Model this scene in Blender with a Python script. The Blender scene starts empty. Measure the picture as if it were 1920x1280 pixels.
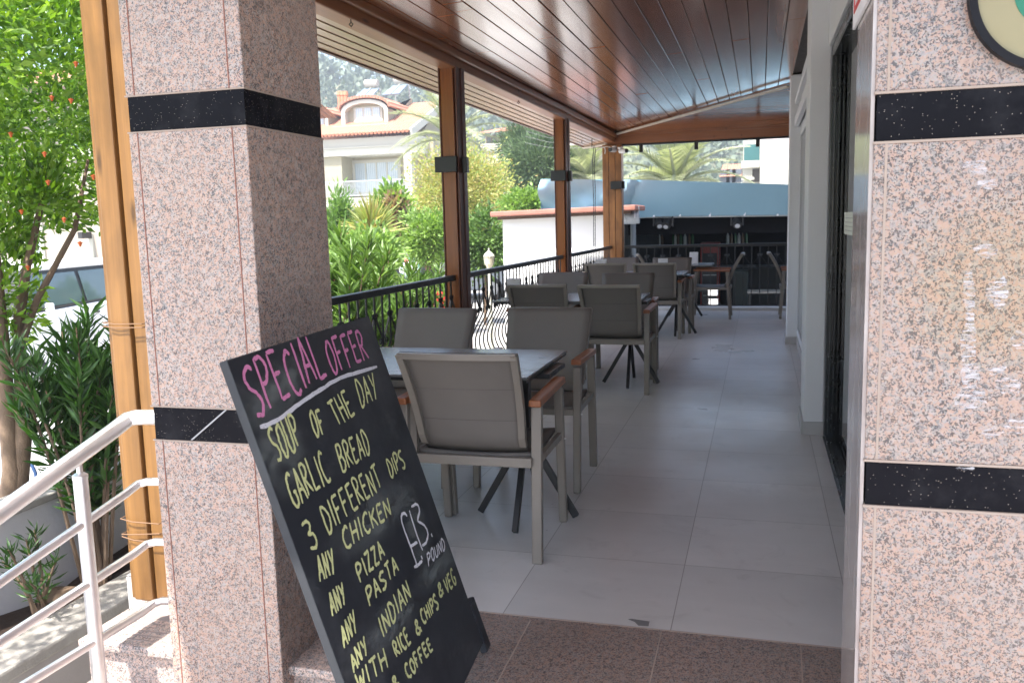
import bpy, math, random
import numpy as np
from mathutils import Vector, Matrix, Euler
rnd = random.Random(7); NR = np.random.RandomState(11)
R_ = math.radians
scn = bpy.context.scene; COL = scn.collection

# ------------------------------------------------------------------ camera, sky, sun, exposure
CF = 1633.5; CH = 1.4
CR = np.array([[0.962034614743402, 0.011832353677042195, -0.27267085550526937],
               [0.2716734138148772, -0.13717817628811846, 0.9525627035405262],
               [-0.026133431877282925, -0.9904757156824832, -0.1351846898934496]])
cam = bpy.data.cameras.new('camera'); camo = bpy.data.objects.new('camera', cam); COL.objects.link(camo)
Mx = Matrix(((CR[0, 0], -CR[0, 1], -CR[0, 2], 0), (CR[1, 0], -CR[1, 1], -CR[1, 2], 0),
             (CR[2, 0], -CR[2, 1], -CR[2, 2], CH), (0, 0, 0, 1)))
camo.matrix_world = Mx
cam.sensor_width = 36; cam.lens = CF / 1920 * 36; cam.clip_start = .05; cam.clip_end = 3000
cam.dof.use_dof = True; cam.dof.focus_distance = 3.2; cam.dof.aperture_fstop = 8.0
scn.camera = camo
SUN_EL = R_(63); SUN_AZ = math.atan2(-.26, -.96)          # horizontal direction towards the sun (x, y)
sx, sy, sz = math.cos(SUN_EL) * -.26, math.cos(SUN_EL) * -.966, math.sin(SUN_EL)
w = bpy.data.worlds.new('World'); scn.world = w; w.use_nodes = True
nt = w.node_tree; nt.nodes.clear()
sky = nt.nodes.new('ShaderNodeTexSky'); sky.sky_type = 'NISHITA'; sky.sun_disc = False
sky.sun_elevation = SUN_EL; sky.sun_rotation = math.atan2(sx, sy)
sky.air_density = 1.0; sky.dust_density = 2.5; sky.ozone_density = 1.0
bg = nt.nodes.new('ShaderNodeBackground'); bg.inputs['Strength'].default_value = .15
wo = nt.nodes.new('ShaderNodeOutputWorld')
nt.links.new(sky.outputs[0], bg.inputs[0]); nt.links.new(bg.outputs[0], wo.inputs[0])
sl = bpy.data.lights.new('sun', 'SUN'); sl.energy = 3.8; sl.angle = R_(.53); sl.color = (1, .955, .89)
so = bpy.data.objects.new('sun', sl); COL.objects.link(so); so.location = (-8, -20, 40)
so.rotation_euler = Vector((sx, sy, sz)).to_track_quat('Z', 'Y').to_euler()
vs = scn.view_settings; vs.view_transform = 'Standard'; vs.look = 'None'; vs.gamma = 1.0; vs.exposure = 1.8
scn.cycles.max_bounces = 10; scn.cycles.diffuse_bounces = 5; scn.cycles.glossy_bounces = 4
scn.cycles.transparent_max_bounces = 16; scn.cycles.sample_clamp_indirect = 6

def ray(px, py): return CR @ np.array([(px - 960) / CF, (py - 640) / CF, 1.0])
def atY(px, py, Y):
    d = ray(px, py); d = d * (Y / d[1]); return Vector((d[0], d[1], d[2] + CH))
def atZ(px, py, z):
    d = ray(px, py); d = d * ((z - CH) / d[2]); return Vector((d[0], d[1], d[2] + CH))
def atX(px, py, X):
    d = ray(px, py); d = d * (X / d[0]); return Vector((d[0], d[1], d[2] + CH))

# ------------------------------------------------------------------ mesh builder
class MB:
    def __init__(s): s.v = []; s.f = []
    def add(s, vs, fs):
        o = len(s.v); s.v += [tuple(p) for p in vs]; s.f += [tuple(i + o for i in f) for f in fs]; return s
    def box(s, x0, x1, y0, y1, z0, z1):
        return s.add([(x0, y0, z0), (x1, y0, z0), (x1, y1, z0), (x0, y1, z0), (x0, y0, z1), (x1, y0, z1), (x1, y1, z1), (x0, y1, z1)],
                     [(3, 2, 1, 0), (4, 5, 6, 7), (0, 1, 5, 4), (1, 2, 6, 5), (2, 3, 7, 6), (3, 0, 4, 7)])
    def obox(s, c, ax, ay, az):
        """oriented box: centre + three half-axis vectors"""
        c, ax, ay, az = map(Vector, (c, ax, ay, az))
        vs = [c - ax - ay - az, c + ax - ay - az, c + ax + ay - az, c - ax + ay - az, c - ax - ay + az, c + ax - ay + az, c + ax + ay + az, c - ax + ay + az]
        return s.add(vs, [(3, 2, 1, 0), (4, 5, 6, 7), (0, 1, 5, 4), (1, 2, 6, 5), (2, 3, 7, 6), (3, 0, 4, 7)])
    def bar(s, p0, p1, wx, wy, up=(0, 0, 1)):
        """rectangular bar between two points; wx across, wy along 'up'"""
        p0, p1 = Vector(p0), Vector(p1); d = (p1 - p0)
        L = d.length; d.normalize(); u = Vector(up)
        if abs(d.dot(u)) > .95: u = Vector((0, 1, 0))
        a = d.cross(u).normalized(); b = a.cross(d).normalized()
        return s.obox((p0 + p1) / 2, a * wx / 2, b * wy / 2, d * L / 2)
    def tube(s, pts, r, n=8, cap=True):
        pts = [Vector(p) for p in pts]; k = len(pts); rs = r if hasattr(r, '__len__') else [r] * k
        rings = []; pa = None
        for i, p in enumerate(pts):
            d = (pts[min(i + 1, k - 1)] - pts[max(i - 1, 0)])
            if d.length < 1e-9: d = Vector((0, 0, 1))
            d.normalize()
            if pa is None:
                u = Vector((0, 0, 1)) if abs(d.z) < .9 else Vector((1, 0, 0)); a = d.cross(u).normalized()
            else:
                a = (pa - d * pa.dot(d))
                a = a.normalized() if a.length > 1e-6 else d.orthogonal().normalized()
            b = d.cross(a); pa = a
            rings.append([p + (a * math.cos(2 * math.pi * j / n) + b * math.sin(2 * math.pi * j / n)) * rs[i] for j in range(n)])
        vs = [q for rg in rings for q in rg]; fs = []
        for i in range(k - 1):
            for j in range(n):
                fs.append((i * n + j, i * n + (j + 1) % n, (i + 1) * n + (j + 1) % n, (i + 1) * n + j))
        if cap: fs.append(tuple(range(n - 1, -1, -1))); fs.append(tuple((k - 1) * n + j for j in range(n)))
        return s.add(vs, fs)
    def prism(s, poly, vec):
        """closed polygon (list of 3D points) pushed along vec"""
        n = len(poly); v = Vector(vec); P = [Vector(p) for p in poly]
        fs = [tuple(range(n - 1, -1, -1)), tuple(range(n, 2 * n))] + [(i, (i + 1) % n, n + (i + 1) % n, n + i) for i in range(n)]
        return s.add(P + [p + v for p in P], fs)
    def sheet(s, grid):
        h, w_ = len(grid), len(grid[0])
        return s.add([p for r in grid for p in r], [(i * w_ + j, i * w_ + j + 1, (i + 1) * w_ + j + 1, (i + 1) * w_ + j) for i in range(h - 1) for j in range(w_ - 1)])
    def lathe(s, c, prof, n=16):
        c = Vector(c); vs = []; k = len(prof)
        for r, z in prof:
            for j in range(n): vs.append((c.x + r * math.cos(2 * math.pi * j / n), c.y + r * math.sin(2 * math.pi * j / n), c.z + z))
        fs = [(i * n + j, i * n + (j + 1) % n, (i + 1) * n + (j + 1) % n, (i + 1) * n + j) for i in range(k - 1) for j in range(n)]
        fs.append(tuple(range(n - 1, -1, -1))); fs.append(tuple((k - 1) * n + j for j in range(n)))
        return s.add(vs, fs)
    def ball(s, c, r, n=8, m=6, sc=(1, 1, 1)):
        c = Vector(c); prof = []
        vs = [(c.x, c.y, c.z - r * sc[2])]
        for i in range(1, m):
            t = -math.pi / 2 + math.pi * i / m
            for j in range(n): vs.append((c.x + r * sc[0] * math.cos(t) * math.cos(2 * math.pi * j / n), c.y + r * sc[1] * math.cos(t) * math.sin(2 * math.pi * j / n), c.z + r * sc[2] * math.sin(t)))
        vs.append((c.x, c.y, c.z + r * sc[2])); fs = []
        for j in range(n): fs.append((0, 1 + (j + 1) % n, 1 + j))
        for i in range(m - 2):
            for j in range(n): fs.append((1 + i * n + j, 1 + i * n + (j + 1) % n, 1 + (i + 1) * n + (j + 1) % n, 1 + (i + 1) * n + j))
        l = len(vs) - 1; b = 1 + (m - 2) * n
        for j in range(n): fs.append((b + j, b + (j + 1) % n, l))
        return s.add(vs, fs)
    def mesh(s, name, m, smooth=False):
        me = bpy.data.meshes.new(name); me.from_pydata(s.v, [], s.f); me.update()
        if m: me.materials.append(m)
        if smooth:
            me.polygons.foreach_set('use_smooth', [True] * len(me.polygons))
            try: me.set_sharp_from_angle(angle=R_(40))
            except Exception: pass
        return me
    def build(s, name, m, parent=None, smooth=False, bevel=0, loc=None, seg=2):
        o = bpy.data.objects.new(name, s.mesh(name, m, smooth)); COL.objects.link(o)
        if bevel:
            b = o.modifiers.new('bevel', 'BEVEL'); b.width = bevel; b.segments = seg; b.limit_method = 'ANGLE'; b.angle_limit = R_(40)
            b.harden_normals = False
        if parent: o.parent = parent
        if loc: o.location = loc
        return o

def tag(o, label=None, cat=None, group=None, kind=None):
    if label: o['label'] = label
    if cat: o['category'] = cat
    if group: o['group'] = group
    if kind: o['kind'] = kind
    return o
def thing(name, label, cat, loc=(0, 0, 0), rz=0, group=None):
    o = bpy.data.objects.new(name, None); COL.objects.link(o); o.empty_display_size = .2
    o.location = loc; o.rotation_euler = (0, 0, rz)
    return tag(o, label, cat, group)
def struct(o): o['kind'] = 'structure'; return o
def copy_tree(o, parent=None):
    c = o.copy(); COL.objects.link(c)
    if parent: c.parent = parent
    for ch in [x for x in list(o.children)]: copy_tree(ch, c)
    return c

# ------------------------------------------------------------------ materials
class NT:
    def __init__(s, name):
        s.m = bpy.data.materials.new(name); s.m.use_nodes = True; s.t = s.m.node_tree; s.t.nodes.clear()
        s.out = s.n('ShaderNodeOutputMaterial'); s.b = s.n('ShaderNodeBsdfPrincipled'); s.l(s.b.outputs[0], s.out.inputs[0])
    def n(s, k, **kw):
        x = s.t.nodes.new(k)
        for a, b in kw.items(): setattr(x, a, b)
        return x
    def l(s, a, b): s.t.links.new(a, b)
    def co(s, sc=(1, 1, 1), rot=(0, 0, 0), kind='Object'):
        tc = s.n('ShaderNodeTexCoord'); mp = s.n('ShaderNodeMapping'); mp.inputs['Scale'].default_value = sc; mp.inputs['Rotation'].default_value = rot
        s.l(tc.outputs[kind], mp.inputs[0]); return mp.outputs[0]
    def noise(s, vec, scale, detail=4, rough=.55, dist=0):
        x = s.n('ShaderNodeTexNoise'); x.inputs['Scale'].default_value = scale; x.inputs['Detail'].default_value = detail
        x.inputs['Roughness'].default_value = rough; x.inputs['Distortion'].default_value = dist
        if vec is not None: s.l(vec, x.inputs['Vector'])
        return x
    def voro(s, vec, scale, feature='F1'):
        x = s.n('ShaderNodeTexVoronoi', feature=feature); x.inputs['Scale'].default_value = scale
        if vec is not None: s.l(vec, x.inputs['Vector'])
        return x
    def ramp(s, fac, stops, interp='LINEAR'):
        x = s.n('ShaderNodeValToRGB'); cr = x.color_ramp; cr.interpolation = interp
        while len(cr.elements) > 1: cr.elements.remove(cr.elements[-1])
        for i, (p, c) in enumerate(stops):
            e = cr.elements[0] if i == 0 else cr.elements.new(p)
            e.position = p; e.color = (c, c, c, 1) if not hasattr(c, '__len__') else (*c, 1)
        s.l(fac, x.inputs[0]); return x.outputs[0]
    def mix(s, fac, a, b, blend='MIX'):
        x = s.n('ShaderNodeMix', data_type='RGBA', blend_type=blend)
        for v, i in ((fac, 0), (a, 6), (b, 7)):
            if hasattr(v, 'is_linked') or hasattr(v, 'node'): s.l(v, x.inputs[i])
            elif i == 0: x.inputs[0].default_value = v
            else: x.inputs[i].default_value = (*v, 1)
        return x.outputs[2]
    def math(s, op, a, b=0):
        x = s.n('ShaderNodeMath', operation=op)
        for i, v in enumerate((a, b)):
            if hasattr(v, 'node'): s.l(v, x.inputs[i])
            else: x.inputs[i].default_value = v
        return x.outputs[0]
    def bump(s, h, st, d=.01):
        x = s.n('ShaderNodeBump'); x.inputs['Strength'].default_value = st; x.inputs['Distance'].default_value = d
        s.l(h, x.inputs['Height']); s.l(x.outputs[0], s.b.inputs['Normal'])
    def set(s, col=None, rough=None, metal=None, spec=None, **kw):
        for k, v in (('Base Color', col), ('Roughness', rough), ('Metallic', metal), ('Specular IOR Level', spec)):
            if v is None: continue
            if hasattr(v, 'node'): s.l(v, s.b.inputs[k])
            elif hasattr(v, '__len__'): s.b.inputs[k].default_value = (*v, 1)
            else: s.b.inputs[k].default_value = v
        for k, v in kw.items(): s.b.inputs[k].default_value = v
        return s

def plain(name, col, rough=.6, metal=0, var=.12, scale=6, bump=0, spec=None, bscale=None, rvar=0.08):
    """a surface of one colour, uneven the way real ones are"""
    t = NT(name); v = t.co(); nz = t.noise(v, scale, 5)
    c = t.mix(nz.outputs[0], [x * (1 - var) for x in col], [min(1, x * (1 + var)) for x in col])
    t.set(c, None, metal, spec)
    t.set(rough=t.ramp(t.noise(v, scale * 3, 3).outputs[0], [(.3, max(0, rough - rvar)), (.7, min(1, rough + rvar))]))
    if bump: t.bump(t.noise(v, bscale or scale * 8, 4).outputs[0], bump, .004)
    return t.m

def granite(name, sc=1.0, pink=(.47, .325, .265), stain=None, rough=.22, dark=0, polished=.0):
    t = NT(name); v = t.co((sc, sc, sc))
    wob = t.noise(v, 85, 3); vm = t.n('ShaderNodeMix', data_type='VECTOR'); vm.inputs[0].default_value = .022
    t.l(v, vm.inputs[4]); t.l(wob.outputs['Color'], vm.inputs[5]); vv = vm.outputs[1]
    v1 = t.voro(vv, 150); sep = t.n('ShaderNodeSeparateColor'); t.l(v1.outputs['Color'], sep.inputs[0])
    big = t.noise(v, 34, 4, .65); cl = t.noise(v, 52, 3, .6)
    f = t.math('ADD', t.math('MULTIPLY', sep.outputs[0], .36), t.math('MULTIPLY', big.outputs[0], .78))
    g1 = t.ramp(f, [(.22, (.10, .10, .11)), (.33, (.20, .20, .21)), (.41, (.34, .32, .315)), (.475, (.45, .40, .375)), (.52, pink), (.63, [x * 1.12 for x in pink]), (.71, (.46, .42, .40)), (.80, (.34, .325, .33)), (.90, (.22, .22, .23))])
    v2 = t.voro(vv, 300); sp2 = t.n('ShaderNodeSeparateColor'); t.l(v2.outputs['Color'], sp2.inputs[0])
    bk = t.math('ADD', t.math('MULTIPLY', sp2.outputs[1], .55), t.math('MULTIPLY', cl.outputs[0], .66))
    c = t.mix(t.ramp(bk, [(.70, 0.0), (.75, .85)]), g1, (.05, .05, .058))
    fine = t.noise(v, 420, 2); c = t.mix(.3, c, fine.outputs['Color'], 'SOFT_LIGHT')
    c = t.mix(t.ramp(t.noise(v, 4, 3).outputs[0], [(.35, 0.0), (.7, .22)]), c, (.46, .35, .29))
    if dark: c = t.mix(1.0, c, (dark, dark * .96, dark * .93), 'MULTIPLY')
    if stain:
        tc = t.n('ShaderNodeTexCoord'); vd = t.n('ShaderNodeVectorMath', operation='DISTANCE'); t.l(tc.outputs['Object'], vd.inputs[0]); vd.inputs[1].default_value = stain[0]
        m_ = t.ramp(t.math('ADD', vd.outputs['Value'], t.math('MULTIPLY', t.noise(v, 22, 3).outputs[0], .10)), [(stain[1] * .45 + .05, 1.0), (stain[1] + .05, 0.0)])
        c = t.mix(t.math('MULTIPLY', m_, .42), c, t.mix(1.0, c, (.97, .88, .52), 'MULTIPLY'))
    t.set(c, t.ramp(t.noise(v, 9, 3).outputs[0], [(.3, rough), (.75, rough + .14)]))
    return t.m

def wood(name, c0, c1, axis='Z', rough=.32, scale=1.0, knots=True, bump=.1, coat=0, worn=0, isl=.0):
    t = NT(name); k = {'X': (1.1, 16, 16), 'Y': (16, 1.1, 16), 'Z': (16, 16, 1.1)}[axis]
    v = t.co([a * scale for a in k]); oi = t.n('ShaderNodeObjectInfo')
    va = t.n('ShaderNodeVectorMath', operation='ADD'); t.l(v, va.inputs[0])
    cx = t.n('ShaderNodeCombineXYZ'); t.l(t.math('MULTIPLY', oi.outputs['Random'], 37), cx.inputs[0]); t.l(t.math('MULTIPLY', oi.outputs['Random'], 19), cx.inputs[2]); t.l(cx.outputs[0], va.inputs[1])
    g = t.noise(va.outputs[0], 1.6, 6, .62, .9); g2 = t.noise(va.outputs[0], .35, 3, .5, .6)
    vf = t.n('ShaderNodeVectorMath', operation='MULTIPLY'); t.l(va.outputs[0], vf.inputs[0]); vf.inputs[1].default_value = {'X': (1.2, 4.5, 4.5), 'Y': (4.5, 1.2, 4.5), 'Z': (4.5, 4.5, 1.2)}[axis]
    g3 = t.noise(vf.outputs[0], 1.5, 4, .6, .4); gi = t.n('ShaderNodeNewGeometry')
    f = t.math('ADD', t.math('ADD', t.math('MULTIPLY', g.outputs[0], .50), t.math('MULTIPLY', g3.outputs[0], .32)), t.math('ADD', t.math('MULTIPLY', g2.outputs[0], .30), t.math('MULTIPLY', t.math('SUBTRACT', gi.outputs['Random Per Island'], .5), isl)))
    c = t.ramp(f, [(.34, c0), (.52, [(a + b) / 2 for a, b in zip(c0, c1)]), (.68, c1)])
    if knots:
        kv = t.voro(t.co((9, 9, 2.2) if axis == 'Z' else (9, 2.2, 9)), 1.0); c = t.mix(t.ramp(kv.outputs['Distance'], [(.04, .75), (.13, 0.0)]), c, [x * .22 for x in c0])
    if worn:
        c = t.mix(t.math('MULTIPLY', t.ramp(t.noise(t.co((3, 3, 1.2)), 2.2, 5).outputs[0], [(.48, 0.0), (.66, 1.0)]), worn), c, [x * .42 for x in c0])
    t.set(c, t.ramp(g2.outputs[0], [(.3, rough - .05), (.7, rough + .1)]))
    if coat: t.set(**{'Coat Weight': coat, 'Coat Roughness': .12})
    t.bump(g.outputs[0], bump, .002); return t.m

def leafmat(name, cols, rough=.42, trans=.35, spec=.5):
    t = NT(name); gi = t.n('ShaderNodeNewGeometry')
    n_ = len(cols); c = t.ramp(gi.outputs['Random Per Island'], [(i / max(1, n_ - 1), c) for i, c in enumerate(cols)])
    oi = t.noise(t.co(), 1.7, 2); c = t.mix(t.ramp(oi.outputs[0], [(.35, 0), (.7, .35)]), c, cols[-1])
    t.set(c, rough, 0, spec)
    tr = t.n('ShaderNodeBsdfTranslucent'); hs = t.mix(1.0, c, (1.25, 1.35, .5), 'MULTIPLY'); t.l(hs, tr.inputs[0])
    ms = t.n('ShaderNodeMixShader'); ms.inputs[0].default_value = trans
    t.l(t.b.outputs[0], ms.inputs[1]); t.l(tr.outputs[0], ms.inputs[2]); t.l(ms.outputs[0], t.out.inputs[0]); return t.m

def glassmat(name, tint=(.75, .85, .85), refl=1.0, rough=.01, base=.06):
    t = NT(name); tr = t.n('ShaderNodeBsdfTransparent'); tr.inputs[0].default_value = (*tint, 1)
    gl = t.n('ShaderNodeBsdfGlossy'); gl.inputs['Roughness'].default_value = rough
    fr = t.n('ShaderNodeFresnel'); fr.inputs[0].default_value = 1.5
    ms = t.n('ShaderNodeMixShader'); t.l(t.math('ADD', t.math('MULTIPLY', fr.outputs[0], refl), base), ms.inputs[0])
    t.l(tr.outputs[0], ms.inputs[1]); t.l(gl.outputs[0], ms.inputs[2]); t.l(ms.outputs[0], t.out.inputs[0]); return t.m

M = {}
M['granite'] = granite('pink_granite', stain=None, dark=.94)
M['granite_r'] = granite('pink_granite_worn', stain=((.235, 0, 1.34), .20), pink=(.47, .335, .275), dark=.78)
M['granite_floor'] = granite('brown_granite_floor', dark=.60, rough=.3)
M['granite_step'] = granite('pale_granite_step', pink=(.62, .46, .38), rough=.35)
t = NT('black_galaxy_granite'); v = t.co(); vo = t.voro(v, 210); sp = t.n('ShaderNodeSeparateColor'); t.l(vo.outputs['Color'], sp.inputs[0])
near = t.math('LESS_THAN', vo.outputs['Distance'], .17); rare = t.math('GREATER_THAN', sp.outputs[0], .80)
dust = t.ramp(t.noise(v, 7, 5, .7).outputs[0], [(.5, 0.0), (.85, .05)])
c = t.mix(t.math('MULTIPLY', near, rare), (.006, .006, .009), (.42, .36, .31)); c = t.mix(dust, c, (.4, .4, .42)); t.set(c, .22, 0, .07); M['black_granite'] = t.m
M['grout_pale'] = plain('pale_pink_grout', (.37, .295, .245), .8, bump=.4)
M['grout_red'] = plain('reddish_grout', (.26, .11, .08), .8)
# floor tiles
t = NT('grey_stone_tile'); v = t.co(); 
nz = t.noise(t.co((1.2, 5, 1)), 1.6, 7, .65); n2 = t.noise(v, .9, 5, .6); n3 = t.noise(v, 38, 4)
c = t.mix(nz.outputs[0], (.57, .555, .53), (.68, .66, .635)); c = t.mix(t.ramp(n2.outputs[0], [(.4, 0.0), (.75, .45)]), c, (.42, .405, .39))
c = t.mix(t.ramp(n3.outputs[0], [(.68, 0.0), (.78, .35)]), c, (.32, .31, .30))
br = t.n('ShaderNodeTexBrick'); br.offset = 0; br.squash = 1
mp = t.n('ShaderNodeMapping'); tc = t.n('ShaderNodeTexCoord'); t.l(tc.outputs['Object'], mp.inputs[0]); mp.inputs['Location'].default_value = (.28 + .6 * 10, -2.85 + 0.0 + .6 * 10, 0)
t.l(mp.outputs[0], br.inputs['Vector']); br.inputs['Scale'].default_value = 1; br.inputs['Brick Width'].default_value = .6; br.inputs['Row Height'].default_value = .6
br.inputs['Mortar Size'].default_value = .0021; br.inputs['Mortar Smooth'].default_value = .3
br.inputs['Color1'].default_value = (.86, .86, .86, 1); br.inputs['Color2'].default_value = (1, 1, 1, 1); br.inputs['Mortar'].default_value = (.46, .44, .42, 1)
sm = t.noise(t.co((1, 1, 1)), 3.4, 8, .75, 1.2); c = t.mix(t.ramp(sm.outputs[0], [(.55, 0.0), (.72, .4)]), c, (.36, .34, .32)); spk = t.voro(v, 5.5); c = t.mix(t.ramp(spk.outputs['Distance'], [(.012, .7), (.03, 0.0)]), c, (.12, .11, .10))
c = t.mix(1.0, c, br.outputs[0], 'MULTIPLY'); t.set(c, t.ramp(n2.outputs[0], [(.3, .26), (.7, .42)]), 0, .5)
t.bump(t.math('ADD', t.math('MULTIPLY', br.outputs['Fac'], -1.0), t.math('MULTIPLY', n3.outputs[0], .08)), .35, .002); M['tile'] = t.m
M['white_wall'] = plain('white_painted_plaster', (.68, .69, .70), .55, var=.06, scale=3, bump=.25, bscale=60)
M['skirting'] = plain('grey_tile_skirting', (.42, .41, .40), .4)
M['black_metal'] = plain('black_painted_iron', (.012, .0125, .014), .38, var=.2, bump=.2, scale=20)
M['door_alu'] = plain('dark_green_black_aluminium', (.012, .016, .018), .22, var=.2, spec=.6)
M['glass'] = glassmat('clear_glass', (.62, .68, .68))
M['ceil'] = wood('varnished_ceiling_boards', (.145, .040, .013), (.30, .098, .030), 'Y', .18, .8, knots=True, bump=.12, coat=.5, isl=.17)
M['ceil_x'] = wood('varnished_end_boards', (.18, .06, .026), (.32, .125, .05), 'X', .2, .8, bump=.12, coat=.5, isl=.15)
M['soffit'] = wood('varnished_soffit_boards', (.34, .20, .11), (.46, .30, .18), 'Y', .34, .8, bump=.1, coat=.15, isl=.12)  # paler than the ceiling: bounce from the ground put into the colour
M['beam'] = wood('varnished_beam', (.19, .065, .022), (.31, .115, .038), 'Y', .42, .8, bump=.12, coat=.12)
M['beam_x'] = wood('varnished_end_beam', (.17, .055, .018), (.28, .10, .033), 'X', .3, .8, bump=.12, coat=.3)
M['dark_wood'] = wood('dark_brown_trim', (.075, .024, .014), (.12, .042, .024), 'Z', .42, .8, knots=False)
M['post'] = wood('orange_varnished_post', (.13, .034, .007), (.27, .080, .015), 'Z', .3, .7, bump=.15, coat=.35)
M['post_old'] = wood('weathered_post', (.19, .07, .018), (.35, .15, .042), 'Z', .4, .7, bump=.25, worn=.55)
M['post_sun'] = wood('honey_post', (.125, .060, .018), (.27, .135, .040), 'Z', .42, .7, bump=.15, worn=.35)
M['pale_trim'] = plain('pale_trim', (.55, .50, .43), .5)
M['groove'] = plain('groove_shadow_gap', (.02, .01, .007), .6)
M['frame'] = plain('taupe_powder_coat', (.205, .180, .152), .36, var=.05, scale=14, spec=.5)
t = NT('taupe_sling_fabric'); v = t.co()
w1 = t.n('ShaderNodeTexWave', wave_type='BANDS', bands_direction='X'); w1.inputs['Scale'].default_value = 210; t.l(v, w1.inputs[0])
w2 = t.n('ShaderNodeTexWave', wave_type='BANDS', bands_direction='Z'); w2.inputs['Scale'].default_value = 210; t.l(v, w2.inputs[0])
wv = t.math('MULTIPLY', w1.outputs[1], w2.outputs[1]); nz = t.noise(v, 5, 4)
c = t.mix(nz.outputs[0], (.118, .104, .092), (.165, .148, .132)); c = t.mix(t.math('MULTIPLY', wv, .35), c, (.23, .205, .18)); t.set(c, .62)
t.bump(wv, .25, .001); M['fabric'] = t.m
M['seam'] = plain('seam', (.10, .09, .08), .7)
M['teak'] = wood('teak_armrest', (.17, .05, .018), (.33, .115, .04), 'Y', .36, 1.6, knots=False)
M['table_top'] = plain('grey_stone_laminate', (.16, .158, .155), .24, var=.07, scale=4, rvar=.03)
M['table_edge'] = plain('black_table_edge', (.02, .02, .02), .4)
M['table_leg'] = plain('black_table_steel', (.014, .014, .015), .4)
M['white_plastic'] = plain('white_plastic', (.78, .78, .80), .3, var=.03)
M['steel'] = plain('polished_stainless', (.95, .95, .96), .42, metal=1, var=.0, scale=3, rvar=.04)
M['paper'] = plain('white_paper', (.72, .74, .66), .7, var=.03)

# ------------------------------------------------------------------ ground and far terrain
GZ = -.8
t = NT('pale_street_paving'); v = t.co()
c = t.mix(t.noise(v, .6, 6, .6).outputs[0], (.40, .385, .365), (.52, .50, .475)); c = t.mix(t.ramp(t.noise(v, 6, 5).outputs[0], [(.5, 0.0), (.8, .4)]), c, (.28, .27, .25))
t.set(c, .85); t.bump(t.noise(v, 60, 4).outputs[0], .3, .01); M['street'] = t.m
mb = MB(); N = 24
xs = np.linspace(-400, 400, N); ys = np.linspace(-60, 900, N)
mb.sheet([[(x, y, GZ) for x in xs] for y in ys]); struct(mb.build('street', M['street']))

# veranda floor: raised slab with tile sheet and granite threshold
VX0, VX1, VY1 = -2.45, .46, 13.75
t = plain('slab_render', (.5, .49, .47), .8, bump=.3); M['render'] = t
mb = MB().box(-2.5, .46, 2.86, VY1, -.8, -.006); mb.box(.46, 9, 10.32, VY1, -.8, -.006); struct(mb.build('veranda_slab', M['render']))
mb = MB(); mb.add([(-2.5, 2.86, 0), (.46, 2.86, 0), (.46, 10.3, 0), (9, 10.3, 0), (9, VY1, 0), (-2.5, VY1, 0)], [(0, 1, 2, 3, 4, 5)])
struct(mb.build('veranda_floor', M['tile']))
mb = MB().box(-1.0, .6, .3, 2.857, -.8, .0); struct(mb.build('granite_threshold', M['granite_floor']))
mb = MB()
for px0, py0, px1, py1 in ((994, 1163, 934, 1275), (1240, 1185, 1218, 1280), (1501, 1206, 1505, 1280)):
    a = atZ(px0, py0, .0); b = atZ(px1, py1, .0); d = (b - a); b = b + d * 1.5
    mb.bar((a.x, min(a.y, 2.85), .0), (b.x, b.y, .0), .004, .003)
mb.box(-1.0, .42, 2.855, 2.861, -.01, .0012)
struct(mb.build('threshold_joints', M['grout_pale']))
# stains on the floor beside the threshold
mb = MB(); q = [atZ(*p, .0015) for p in ((1177, 1160), (1184, 1159), (1218, 1164), (1216, 1173), (1197, 1172), (1190, 1165))]
mb.add(q, [tuple(range(6))]); o = mb.build('glue_mark', plain('grey_glue_mark', (.16, .155, .15), .6)); tag(o, 'small dark grey torn tape mark stuck on the floor tile by the granite threshold', 'tape mark')

# ------------------------------------------------------------------ steps left of the pillar
st = thing('granite_steps', 'sunlit pale granite steps beside the pillar, under the steel handrail', 'steps', (-2.1, 2.4, -.17))
def loc(o, p): return (p[0] - o.location.x, p[1] - o.location.y, p[2] - o.location.z)
def rel(mb, root):
    a = root.location; mb.v = [(x - a.x, y - a.y, z - a.z) for x, y, z in mb.v]; return mb
rel(MB().box(-2.275, -1.0, 2.34, 2.855, -.032, .0), st).build('tread', M['granite_step'], st, bevel=.006)
rel(MB().box(-2.255, -1.02, 2.365, 2.855, -.17, -.034), st).build('riser', M['granite_step'], st)
rel(MB().box(-2.275, -1.0, 2.02, 2.42, -.202, -.17), st).build('tread', M['granite_step'], st, bevel=.006)
rel(MB().box(-2.255, -1.02, 2.045, 2.42, -.34, -.204), st).build('riser', M['granite_step'], st)
rel(MB().box(-2.275, -1.0, 1.70, 2.10, -.372, -.34), st).build('tread', M['granite_step'], st, bevel=.006)
rel(MB().box(-2.255, -1.02, 1.725, 2.10, -.8, -.374), st).build('riser', M['granite_step'], st)
strip = plain('grip_strip', (.30, .25, .23), .7)
for y, h, z in ((2.385, .006, 0), (2.415, .006, 0), (2.445, .006, 0), (2.06, .006, -.17), (2.09, .006, -.17), (2.12, .006, -.17), (2.535, .04, 0)):
    rel(MB().box(-2.26, -1.87, y, y + h, z - .001, z + .0015), st).build('grip_strip', strip, st)

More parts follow.
